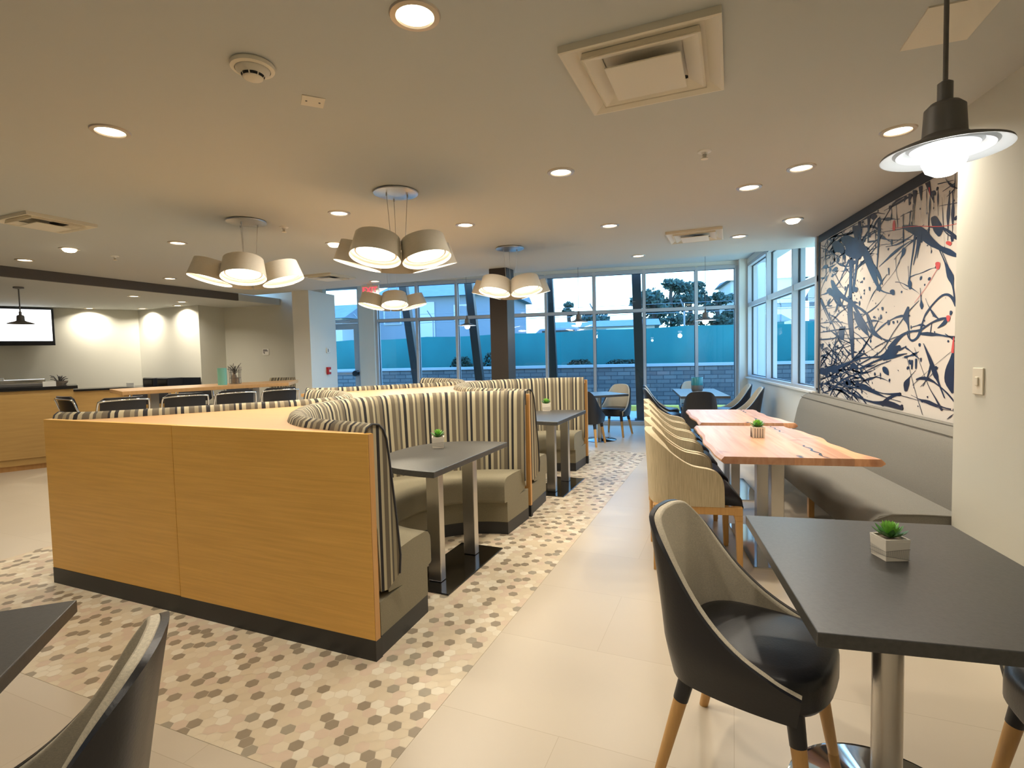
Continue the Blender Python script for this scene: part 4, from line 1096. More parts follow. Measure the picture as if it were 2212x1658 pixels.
t = thing('splatter_mural', 'large white wall mural splattered with navy and red paint in a black frame', 'mural', (2.13, 5.0, 0))
t.location = (0, 0, 0)
MB().box(2.079, 2.128, 3.40, 6.55, .86, 2.575).build('canvas', M['canvas'], t)
MB().box(2.072, 2.128, 3.40, 6.60, 2.575, CZ - .003).box(2.072, 2.128, 6.55, 6.60, .02, 2.575).build('frame', M['mframe'], t)
INK=[[5.719,2.247,5.697,2.243,5.741,2.243,5.677,2.231,5.755,1.945,5.68,1.936,5.785,1.719,5.656,1.712,5.718,1.488,5.623,1.489,5.678,1.316,5.626,1.317,5.66,1.309,5.642,1.31],
[5.766,2.253,5.752,2.248,5.785,2.253,5.745,2.24,5.908,2.148,5.887,2.142,6.005,2.067,5.989,2.063,6.002,2.064,5.996,2.062],
[5.572,2.236,5.555,2.232,5.59,2.233,5.54,2.222,5.622,2.077,5.586,2.071,5.663,1.935,5.632,1.93,5.654,1.93,5.643,1.928],
[5.679,2.295,5.668,2.293,5.689,2.293,5.657,2.288,5.657,2.081,5.636,2.078,5.676,1.936,5.655,1.933,5.669,1.932,5.662,1.931],
[5.537,2.401,5.515,2.401,5.548,2.391,5.486,2.391,5.421,2.205,5.276,2.205,5.289,2.049,5.182,2.052,5.145,1.913,5.109,1.919,5.031,1.861,5.02,1.87,4.896,1.832,4.893,1.839,4.89,1.834,4.889,1.836],
[5.213,2.117,5.205,2.118,5.218,2.113,5.194,2.114,5.161,2.021,5.099,2.024,5.063,1.933,5.048,1.934,5.056,1.931,5.051,1.932],
[5.336,2.596,5.313,2.59,5.357,2.593,5.293,2.576,5.35,2.454,5.313,2.445,5.35,2.344,5.332,2.34,5.345,2.34,5.338,2.339],
[5.138,2.495,5.114,2.489,5.16,2.491,5.093,2.474,5.15,2.304,5.117,2.297,5.166,2.094,5.149,2.091,5.161,2.091,5.155,2.09],
[5.534,2.56,5.509,2.555,5.555,2.556,5.486,2.541,5.514,2.347,5.484,2.342,5.504,2.342,5.493,2.34],
[5.637,2.551,5.583,2.54,5.684,2.54,5.531,2.51,5.612,2.409,5.561,2.401,5.594,2.4,5.576,2.397],
[6.215,2.107,6.187,2.109,6.229,2.095,6.149,2.099,6.117,1.964,5.999,1.99,5.719,1.825,5.681,1.843,5.37,1.7,5.334,1.711,5.205,1.542,5.18,1.549,5.007,1.458,4.996,1.463,4.999,1.458,4.996,1.46],
[5.717,1.869,5.7,1.871,5.724,1.861,5.677,1.867,5.513,1.68,5.455,1.692,5.233,1.514,5.211,1.525,4.908,1.449,4.903,1.455,4.903,1.45,4.901,1.452],
[5.638,1.743,5.625,1.745,5.643,1.736,5.607,1.742,5.55,1.614,5.417,1.642,5.307,1.499,5.292,1.503,5.299,1.498,5.293,1.499],
[5.357,1.694,5.35,1.694,5.36,1.691,5.343,1.692,5.273,1.557,5.235,1.566,5.078,1.472,5.067,1.477,5.071,1.472,5.067,1.474],
[6.238,1.927,6.229,1.924,6.253,1.927,6.225,1.918,6.334,1.892,6.289,1.884,6.294,1.847,6.272,1.857,6.192,1.843,6.194,1.853,6.185,1.846,6.186,1.849],
[5.999,1.916,5.979,1.912,6.023,1.913,5.965,1.902,6.078,1.822,6.031,1.813,6.113,1.783,6.096,1.779,6.11,1.78,6.104,1.779],
[6.529,1.946,6.511,1.947,6.538,1.938,6.487,1.942,6.195,1.662,6.166,1.666,5.913,1.429,5.893,1.433,5.72,1.342,5.696,1.35,5.705,1.342,5.697,1.345],
[6.545,1.928,6.536,1.929,6.55,1.924,6.524,1.926,6.377,1.774,6.353,1.776,6.234,1.665,6.217,1.667,6.226,1.664,6.22,1.665],
[6.336,2.03,6.294,2.041,6.337,2.002,6.218,2.033,6.094,1.905,6.019,1.921,5.864,1.783,5.837,1.789,5.849,1.781,5.84,1.783],
[6.539,1.681,6.54,1.684,6.532,1.678,6.534,1.686,6.052,1.669,6.051,1.678,5.791,1.634,5.788,1.638,5.787,1.635,5.786,1.637],
[6.562,1.577,6.563,1.58,6.554,1.575,6.558,1.582,6.133,1.581,6.138,1.596,5.731,1.585,5.733,1.591,5.726,1.587,5.727,1.589],
[6.568,1.497,6.569,1.502,6.553,1.492,6.556,1.507,6.219,1.494,6.225,1.508,5.923,1.514,5.927,1.521,5.919,1.517,5.92,1.519],
[5.971,1.502,5.971,1.504,5.965,1.5,5.965,1.506,5.548,1.485,5.549,1.492,5.251,1.498,5.253,1.502,5.249,1.499,5.25,1.5],
[6.191,1.241,6.202,1.241,6.179,1.244,6.211,1.245,6.12,1.4,6.144,1.402,6.02,1.559,6.037,1.562,6.024,1.562,6.03,1.563],
[6.059,1.252,6.069,1.252,6.049,1.256,6.08,1.255,6.08,1.417,6.098,1.417,6.086,1.419,6.093,1.419],
[5.781,2.012,5.77,2.009,5.794,2.011,5.763,2.003,5.92,1.854,5.903,1.851,5.916,1.851,5.91,1.85],
[6.584,1.117,6.589,1.122,6.566,1.115,6.581,1.129,6.283,1.139,6.332,1.193,5.984,1.192,6.017,1.226,5.471,1.297,5.479,1.311,5.063,1.311,5.074,1.334,4.849,1.327,4.931,1.398,4.736,1.395,4.763,1.417,4.732,1.406,4.741,1.414],
[4.91,1.379,4.935,1.389,4.869,1.38,4.94,1.409,4.733,1.469,4.771,1.491,4.603,1.51,4.614,1.525,4.446,1.516,4.458,1.532,4.304,1.563,4.313,1.573,4.188,1.58,4.198,1.598,4.109,1.589,4.112,1.598,4.105,1.592,4.106,1.595],
[4.443,1.531,4.431,1.527,4.459,1.528,4.425,1.519,4.496,1.479,4.471,1.468,4.559,1.458,4.562,1.441,4.609,1.485,4.63,1.48,4.627,1.525,4.637,1.525,4.631,1.526,4.634,1.526],
[4.433,1.536,4.442,1.537,4.424,1.538,4.447,1.543,4.394,1.605,4.409,1.608,4.351,1.644,4.371,1.653,4.257,1.708,4.27,1.716,4.164,1.743,4.175,1.756,4.103,1.736,4.092,1.752,4.059,1.704,4.029,1.712,4.031,1.664,4.013,1.666,4.023,1.661,4.017,1.662],
[4.111,1.599,4.103,1.595,4.122,1.598,4.099,1.589,4.162,1.569,4.13,1.55,4.222,1.533,4.217,1.529,4.223,1.531,4.221,1.53],
[5.017,1.294,5.02,1.297,5.007,1.292,5.015,1.302,4.842,1.313,4.857,1.337,4.649,1.348,4.653,1.354,4.646,1.35,4.647,1.353],
[4.756,1.376,4.762,1.382,4.741,1.373,4.757,1.389,4.65,1.403,4.655,1.408,4.649,1.405,4.65,1.407],
[6.355,1.017,6.359,1.019,6.346,1.017,6.357,1.023,5.536,1.233,5.549,1.241,5.064,1.366,5.075,1.372,4.85,1.519,4.859,1.522,4.63,1.66,4.641,1.665,4.478,1.736,4.482,1.739,4.478,1.738,4.479,1.738],
[5.161,1.408,5.163,1.41,5.156,1.407,5.162,1.412,4.851,1.473,4.856,1.48,4.516,1.518,4.519,1.523,4.514,1.52,4.515,1.522],
[5.483,1.203,5.491,1.21,5.462,1.201,5.484,1.219,5.209,1.266,5.223,1.28,4.949,1.315,4.964,1.332,4.942,1.323,4.948,1.329],
[5.375,1.183,5.377,1.185,5.369,1.182,5.375,1.187,5.121,1.244,5.129,1.252,4.899,1.29,4.904,1.295,4.897,1.292,4.899,1.294],
[4.629,1.709,4.617,1.707,4.642,1.706,4.609,1.7,4.703,1.631,4.614,1.625,4.635,1.571,4.608,1.573,4.603,1.482,4.593,1.482,4.6,1.48,4.596,1.48],
[6.534,1.008,6.531,1.012,6.525,1.003,6.518,1.016,6.045,0.999,6.032,1.013,5.544,0.935,5.528,0.952,5.212,0.913,5.203,0.933,4.929,0.912,4.909,0.962,4.709,0.907,4.691,0.936,4.686,0.915,4.68,0.925],
[5.922,1.021,5.921,1.024,5.916,1.018,5.913,1.027,5.308,1.016,5.3,1.036,5.005,1.011,5.003,1.018,4.741,1.015,4.738,1.043,4.722,1.025,4.721,1.035],
[5.504,1.055,5.498,1.062,5.496,1.047,5.477,1.067,5.393,1.019,5.345,1.067,5.007,0.984,5,0.993,4.74,0.971,4.737,0.976,4.735,0.972,4.734,0.974],
[5.037,0.906,5.058,0.913,5.001,0.909,5.059,0.93,4.905,0.973,4.935,0.992,4.732,1.028,4.747,1.043,4.727,1.036,4.732,1.041],
[4.743,1.022,4.742,1.024,4.741,1.02,4.738,1.026,4.417,1.002,4.415,1.005,4.166,0.974,4.164,0.978,4.013,0.978,4.012,0.98,4.011,0.978,4.011,0.979],
[6.452,0.907,6.456,0.91,6.44,0.906,6.451,0.914,6.154,0.966,6.182,0.98,5.864,1.08,5.888,1.095,5.536,1.152,5.546,1.161,5.532,1.156,5.535,1.16],
[6.555,1.01,6.546,1.012,6.56,1.005,6.533,1.011,6.437,0.915,6.406,0.927,6.283,0.911,6.277,0.918,6.275,0.913,6.273,0.916],
[5.451,1.108,5.456,1.107,5.446,1.11,5.461,1.109,5.456,1.196,5.476,1.195,5.463,1.198,5.47,1.198],
[4.73,2.332,4.726,2.339,4.719,2.32,4.708,2.341,4.562,2.239,4.516,2.297,4.471,2.195,4.389,2.237,4.358,2.124,4.293,2.155,4.222,2.062,4.193,2.086,4.121,2.013,4.091,2.045,4.024,1.98,4.009,1.995,4.009,1.98,4.004,1.986],
[4.315,2.31,4.287,2.31,4.33,2.295,4.252,2.293,4.293,2.21,4.177,2.203,4.244,2.165,4.206,2.159,4.231,2.156,4.217,2.154],
[4.336,2.243,4.335,2.248,4.33,2.238,4.327,2.249,4.179,2.191,4.17,2.206,4.093,2.141,4.074,2.154,4.031,2.098,4.01,2.109,4.016,2.096,4.008,2.1],
[4.179,2.2,4.175,2.201,4.18,2.197,4.169,2.199,4.132,2.15,4.124,2.154,4.024,2.092,4.016,2.101,4.016,2.092,4.013,2.095],
[4.543,2.246,4.531,2.243,4.554,2.244,4.522,2.235,4.569,2.142,4.546,2.137,4.601,2.008,4.588,2.005,4.615,1.892,4.605,1.89,4.612,1.89,4.608,1.889],
[4.494,2.214,4.481,2.21,4.508,2.211,4.47,2.201,4.521,2.134,4.496,2.127,4.559,2.024,4.549,2.022,4.556,2.022,4.553,2.021],
[4.458,2.216,4.448,2.213,4.47,2.215,4.44,2.205,4.492,2.139,4.473,2.134,4.51,2.062,4.503,2.061,4.508,2.061,4.506,2.06],
[4.24,2.092,4.236,2.092,4.243,2.089,4.23,2.09,4.156,1.968,4.142,1.97,4.12,1.864,4.048,1.868,4.065,1.801,4.045,1.801,4.034,1.696,4.019,1.696,4.028,1.693,4.023,1.693],
[4.191,2.056,4.188,2.056,4.192,2.054,4.185,2.055,4.125,1.954,4.118,1.954,4.088,1.897,4.081,1.897,4.085,1.895,4.082,1.896],
[4.816,2.027,4.819,2.028,4.813,2.027,4.82,2.029,4.751,2.09,4.761,2.094,4.695,2.114,4.735,2.128,4.671,2.146,4.733,2.163,4.687,2.165,4.707,2.171,4.693,2.17,4.7,2.172],
[4.635,2.013,4.633,2.013,4.637,2.013,4.63,2.012,4.625,1.928,4.615,1.927,4.635,1.887,4.575,1.882,4.615,1.844,4.588,1.841,4.606,1.839,4.596,1.838],
[4.456,1.827,4.454,1.827,4.458,1.826,4.451,1.826,4.448,1.746,4.435,1.745,4.458,1.706,4.41,1.704,4.44,1.679,4.422,1.678,4.434,1.676,4.427,1.675],
[5.03,1.236,5.01,1.242,5.037,1.223,4.982,1.24,5.016,1.193,4.935,1.22,4.941,1.172,4.921,1.179,4.93,1.172,4.923,1.174],
[4.509,1.224,4.507,1.224,4.512,1.224,4.507,1.222,4.593,1.174,4.582,1.171,4.676,1.126,4.591,1.118,4.667,1.067,4.619,1.068,4.653,1.059,4.636,1.06],
[4.601,1.305,4.589,1.306,4.61,1.298,4.577,1.302,4.596,1.27,4.57,1.273,4.586,1.267,4.577,1.268],
[4.561,1.303,4.552,1.303,4.57,1.298,4.543,1.298,4.569,1.239,4.549,1.239,4.563,1.236,4.556,1.236],
[4.503,1.313,4.493,1.313,4.513,1.309,4.484,1.309,4.511,1.243,4.491,1.243,4.504,1.24,4.498,1.24],
[4.399,1.421,4.396,1.422,4.4,1.419,4.392,1.421,4.34,1.32,4.303,1.329,4.268,1.199,4.21,1.213,4.22,1.161,4.197,1.167,4.137,1.058,4.125,1.062,4.131,1.057,4.127,1.058],
[4.302,1.275,4.293,1.274,4.314,1.271,4.286,1.268,4.346,1.192,4.33,1.189,4.401,1.12,4.395,1.119,4.4,1.118,4.398,1.118],
[4.515,1.381,4.513,1.382,4.516,1.38,4.512,1.381,4.339,1.134,4.333,1.135,4.241,1.039,4.227,1.045,4.171,0.966,4.148,0.976,4.16,0.966,4.151,0.969],
[4.035,1.383,4.03,1.382,4.041,1.38,4.026,1.379,4.072,1.32,4.027,1.316,4.121,1.246,4.02,1.243,4.127,1.164,4.016,1.179,4.053,1.096,4.015,1.106,4.037,1.092,4.023,1.096],
[4.091,0.914,4.092,0.915,4.088,0.914,4.091,0.916,4.05,0.932,4.06,0.938,4.022,0.953,4.025,0.955,4.022,0.954,4.023,0.955],
[4.461,1,4.458,1.001,4.462,0.999,4.456,1,4.406,0.912,4.4,0.914,4.403,0.912,4.401,0.912],
[4.628,1.31,4.625,1.31,4.629,1.309,4.623,1.31,4.532,1.11,4.525,1.111,4.416,0.934,4.412,0.935,4.414,0.934,4.413,0.934],
[4.53,1.121,4.531,1.122,4.527,1.121,4.531,1.124,4.298,1.247,4.301,1.248,4.075,1.358,4.078,1.36,4.075,1.359,4.076,1.36],
[4.42,1.117,4.421,1.117,4.417,1.117,4.421,1.119,4.218,1.249,4.224,1.251,4.218,1.251,4.22,1.252],
[4.3,1.563,4.297,1.563,4.303,1.562,4.294,1.561,4.316,1.485,4.304,1.486,4.266,1.483,4.268,1.491,4.262,1.486,4.263,1.489],
[4.399,2.588,4.377,2.584,4.414,2.579,4.351,2.569,4.362,2.494,4.329,2.49,4.299,2.408,4.289,2.407,4.294,2.406,4.291,2.405],
[4.33,2.485,4.314,2.49,4.328,2.468,4.283,2.483,4.299,2.453,4.269,2.463,4.278,2.448,4.268,2.452],
[4.482,2.574,4.462,2.569,4.499,2.57,4.444,2.554,4.468,2.472,4.456,2.468,4.464,2.468,4.46,2.467],
[4.557,2.565,4.532,2.557,4.582,2.563,4.512,2.538,4.569,2.477,4.556,2.472,4.565,2.473,4.561,2.472],
[4.621,2.559,4.6,2.551,4.644,2.558,4.585,2.535,4.64,2.496,4.631,2.492,4.638,2.494,4.634,2.492],
[4.688,2.563,4.674,2.557,4.704,2.562,4.664,2.547,4.707,2.52,4.697,2.516,4.704,2.517,4.701,2.516],
[4.242,2.514,4.243,2.516,4.238,2.511,4.241,2.518,4.076,2.485,4.077,2.489,4.074,2.486,4.075,2.488],
[4.183,2.449,4.184,2.451,4.18,2.448,4.183,2.452,4.056,2.458,4.061,2.465,4.055,2.461,4.057,2.463],
[4.218,2.36,4.218,2.361,4.216,2.359,4.217,2.362,4.033,2.327,4.035,2.333,4.031,2.329,4.031,2.331],
[4.136,2.4,4.137,2.401,4.133,2.399,4.137,2.402,4.061,2.418,4.07,2.425,4.062,2.421,4.065,2.424],
[5.083,1.897,5.085,1.898,5.081,1.897,5.085,1.899,4.865,1.997,4.869,1.999,4.765,2.068,4.77,2.07,4.766,2.07,4.768,2.07],
[4.833,2.106,4.83,2.105,4.835,2.105,4.828,2.104,4.805,1.964,4.8,1.964,4.715,1.867,4.711,1.868,4.642,1.84,4.639,1.843,4.639,1.84,4.638,1.841],
[4.952,2.052,4.944,2.051,4.96,2.049,4.936,2.046,4.947,1.997,4.935,1.995,4.943,1.995,4.939,1.994],
[5.946,2.498,5.896,2.512,5.936,2.456,5.796,2.496,5.759,2.34,5.593,2.416,5.555,2.289,5.476,2.349,5.473,2.288,5.446,2.309],
[6.172,2.5,6.122,2.505,6.181,2.47,6.04,2.487,6.101,2.392,5.91,2.429,5.927,2.354,5.877,2.369,5.891,2.349,5.874,2.354],
[5.862,2.346,5.843,2.372,5.811,2.302,5.76,2.377,5.565,2.226,5.567,2.331,5.413,2.253,5.448,2.297,5.397,2.267,5.409,2.282],
[5.281,2.532,5.293,2.555,5.23,2.506,5.263,2.57,5.177,2.513,5.195,2.547,5.162,2.521,5.168,2.533],
[6.356,2.575,6.349,2.582,6.343,2.563,6.322,2.581,6.205,2.521,6.189,2.535,6.185,2.521,6.179,2.526],
[6.529,2.509,6.527,2.511,6.526,2.506,6.518,2.511,6.29,2.428,6.279,2.434,5.986,2.311,5.977,2.315,5.978,2.311,5.975,2.312],
[5.098,2.319,5.097,2.32,5.094,2.316,5.093,2.321,4.874,2.258,4.874,2.265,4.651,2.22,4.651,2.224,4.559,2.196,4.559,2.199,4.557,2.196,4.557,2.198],
[5.097,2.371,5.098,2.372,5.094,2.369,5.096,2.373,4.773,2.323,4.776,2.329,4.675,2.319,4.68,2.326,4.673,2.321,4.674,2.323],
[5.095,2.266,5.095,2.267,5.092,2.264,5.093,2.268,4.872,2.234,4.875,2.238,4.722,2.253,4.725,2.257,4.721,2.254,4.722,2.256],
[5.313,2.333,5.316,2.339,5.3,2.326,5.306,2.343,5.121,2.307,5.124,2.315,5.116,2.309,5.117,2.312],
[5.68,2.437,5.682,2.44,5.675,2.434,5.678,2.441,5.333,2.391,5.339,2.4,5.093,2.394,5.098,2.4,5.091,2.396,5.093,2.398],
[5.113,1.928,5.087,1.919,5.15,1.928,5.075,1.901,5.165,1.908,5.105,1.887,5.156,1.893,5.134,1.886],
[4.909,1.867,4.883,1.87,4.922,1.851,4.848,1.861,4.878,1.825,4.838,1.831,4.858,1.821,4.844,1.822],
[5.648,1.973,5.609,1.976,5.668,1.954,5.557,1.962,5.623,1.93,5.55,1.936,5.588,1.922,5.563,1.924],
[5.919,1.621,5.876,1.615,5.969,1.611,5.845,1.595,6.01,1.561,5.859,1.553,5.963,1.493,5.87,1.495,5.929,1.482,5.897,1.483],
[6.256,1.681,6.231,1.687,6.261,1.666,6.191,1.683,6.232,1.659,6.183,1.671,6.204,1.657,6.186,1.661],
[6.245,1.765,6.232,1.759,6.268,1.767,6.231,1.751,6.286,1.758,6.258,1.746,6.286,1.751,6.276,1.747],
[5.703,1.233,5.677,1.252,5.688,1.207,5.613,1.261,5.578,1.201,5.542,1.228,5.547,1.206,5.535,1.215],
[6.216,1.195,6.153,1.221,6.217,1.152,6.041,1.224,6.085,1.141,5.999,1.177,6.029,1.144,6,1.157],
[6.574,1.164,6.52,1.185,6.575,1.13,6.425,1.188,6.45,1.109,6.353,1.148,6.387,1.112,6.354,1.126],
[4.865,1.614,4.853,1.614,4.874,1.608,4.84,1.609,4.864,1.593,4.838,1.594,4.854,1.589,4.845,1.589],
[4.945,1.627,4.929,1.626,4.96,1.621,4.914,1.618,4.956,1.591,4.917,1.589,4.943,1.584,4.929,1.584],
[4.795,1.615,4.787,1.614,4.801,1.611,4.779,1.611,4.795,1.595,4.78,1.595,4.789,1.593,4.784,1.593],
[5.307,1.939,5.294,1.938,5.318,1.935,5.282,1.932,5.31,1.91,5.283,1.907,5.3,1.905,5.291,1.904],
[5.058,1.743,5.045,1.742,5.069,1.738,5.032,1.736,5.061,1.718,5.033,1.717,5.051,1.713,5.041,1.713],
[4.98,1.698,4.973,1.698,4.987,1.696,4.967,1.694,4.987,1.688,4.967,1.687,4.98,1.685,4.973,1.684],
[5.223,1.67,5.214,1.675,5.219,1.661,5.195,1.676,5.188,1.653,5.171,1.664,5.175,1.654,5.169,1.657],
[5.136,1.736,5.129,1.736,5.142,1.733,5.121,1.733,5.136,1.725,5.12,1.725,5.13,1.722,5.124,1.722],
[4.459,1.429,4.448,1.429,4.469,1.424,4.438,1.424,4.466,1.408,4.441,1.408,4.457,1.404,4.449,1.404],
[6.268,1.45,6.247,1.45,6.287,1.444,6.228,1.443,6.28,1.419,6.234,1.418,6.265,1.413,6.249,1.413],
[6.522,1.453,6.504,1.452,6.539,1.448,6.489,1.446,6.536,1.421,6.5,1.42,6.525,1.417,6.513,1.417],
[6.45,1.457,6.434,1.456,6.469,1.453,6.421,1.449,6.481,1.422,6.447,1.419,6.472,1.417,6.46,1.416],
[4.071,1.639,4.061,1.637,4.082,1.636,4.053,1.63,4.084,1.615,4.064,1.611,4.079,1.61,4.072,1.608],
[5.64,2.226,5.619,2.223,5.659,2.221,5.597,2.212,5.645,2.197,5.604,2.191,5.63,2.189,5.616,2.188]]
RED=[[4.866,2.418,4.858,2.416,4.874,2.416,4.851,2.411,4.887,2.389,4.842,2.378,4.885,2.347,4.847,2.338,4.873,2.339,4.86,2.335],
[4.244,1.986,4.223,1.983,4.263,1.979,4.203,1.969,4.251,1.943,4.213,1.937,4.238,1.934,4.225,1.932],
[4.234,1.941,4.232,1.94,4.236,1.941,4.231,1.939,4.379,1.829,4.375,1.827,4.526,1.737,4.522,1.735,4.525,1.735,4.524,1.735],
[4.891,2.358,4.891,2.359,4.889,2.356,4.89,2.359,4.539,2.294,4.54,2.299,4.212,2.218,4.212,2.223,4.029,2.194,4.03,2.197,4.028,2.194,4.028,2.195],
[4.141,2.096,4.136,2.103,4.132,2.085,4.119,2.104,4.097,2.069,4.083,2.091,4.079,2.071,4.074,2.079],
[4.107,1.61,4.09,1.609,4.122,1.602,4.075,1.599,4.11,1.573,4.085,1.572,4.102,1.568,4.093,1.568],
[4.032,1.463,4.029,1.463,4.035,1.462,4.027,1.461,4.047,1.421,4.027,1.42,4.057,1.365,4.027,1.363,4.048,1.359,4.037,1.358],
[4.36,2.526,4.354,2.525,4.365,2.524,4.348,2.521,4.347,2.471,4.339,2.469,4.344,2.469,4.341,2.468]]

def ribbons(L_, xo, nm, m_, extra=None):
    b = MB(); k = 0
    for q in L_:
        l_ = [(q[i], q[i + 1]) for i in range(0, len(q), 4)]; r_ = [(q[i + 2], q[i + 3]) for i in range(0, len(q), 4)]
        l_ = catmull([Vector((a, c, 0)) for a, c in l_], 3); r_ = catmull([Vector((a, c, 0)) for a, c in r_], 3)
        k += 1; x = xo - .00003 * (k % 20)
        def cl(p): return (x, min(max(p.x, 3.402), 6.545), min(max(p.y, .87), 2.57))
        b.grid([[cl(a), cl(c)] for a, c in zip(l_, r_)])
        if not extra:
            b.build(nm, m_, t, fixn=False); b = MB()
    if not extra: return
    extra(b)
    return b.build(nm, m_, t, fixn=False)
def splat(b):
    r = random.Random(11)
    def drop(y, z, ry, rz_, x, a0=0):
        n = 12; v = []
        for i in range(n):
            a = 2 * PI * i / n; e_ = 1 + .18 * r.uniform(-1, 1)
            v.append((x, min(max(y + ry * e_ * math.cos(a), 3.402), 6.545), min(max(z + rz_ * e_ * math.sin(a), .87), 2.57)))
        b.add(v, [list(range(n))])
    def line(y, z, ang, ln, w, curl):
        p = []; yy, zz, a = y, z, ang; m = 10
        for i in range(m + 1):
            f = i / m; ww = w * (.25 + .75 * math.sin(PI * min(f + .1, 1)) ** 1) * (1 + .5 * math.sin(f * 9 + y * 7))
            p.append((yy, zz, ww, a)); yy += ln / m * math.cos(a); zz += ln / m * math.sin(a); a += curl / m + r.uniform(-.08, .08)
        x = 2.0767
        rows = []
        for yy, zz, ww, a in p:
            yc = min(max(yy, 3.41), 6.53); zc = min(max(zz, .88), 2.56)
            rows.append([(x, min(max(yc - math.sin(a) * ww, 3.402), 6.545), min(max(zc + math.cos(a) * ww, .87), 2.57)), (x, min(max(yc + math.sin(a) * ww, 3.402), 6.545), min(max(zc - math.cos(a) * ww, .87), 2.57))])
        b.grid(rows)
        if r.random() < .5: drop(p[-1][0], p[-1][1], w * 1.6, w * 2.2, 2.0766)
    for _ in range(240):      # left edge bush, bottom and top tangles
        u = r.random()
        if u < .42: y, z = r.uniform(5.5, 6.5), r.uniform(.95, 1.35)
        elif u < .70: y, z = r.uniform(5.0, 6.5), r.uniform(2.15, 2.55)
        elif u < .88: y, z = r.uniform(5.6, 6.5), r.uniform(1.3, 2.2)
        else: y, z = r.uniform(3.6, 5.2), r.uniform(.95, 2.5)
        line(y, z, r.uniform(-.5, .5) + (PI if r.random() < .5 else 0), r.uniform(.15, .8), r.uniform(.002, .011), r.uniform(-.8, .8))
    for _ in range(40):
        line(r.uniform(3.6, 6.4), r.uniform(2.35, 2.57), -PI / 2 + r.uniform(-.15, .15), r.uniform(.1, .35), r.uniform(.003, .014), 0)
    for _ in range(220):
        u = r.random()
        y, z = (r.uniform(5.4, 6.5), r.uniform(.9, 2.55)) if u < .6 else (r.uniform(3.5, 5.6), r.uniform(.9, 2.55))
        q = r.uniform(.003, .016); drop(y, z, q * 1.3, q, 2.0768)
    for _ in range(14): drop(r.uniform(5.5, 6.45), r.choice([r.uniform(1.0, 1.25), r.uniform(2.2, 2.5)]), r.uniform(.03, .09), r.uniform(.015, .035), 2.0765)
ribbons(INK, 2.0762, 'navy_splatter', M['ink'], splat)
ribbons(RED, 2.0754, 'red_splatter', M['redink'])

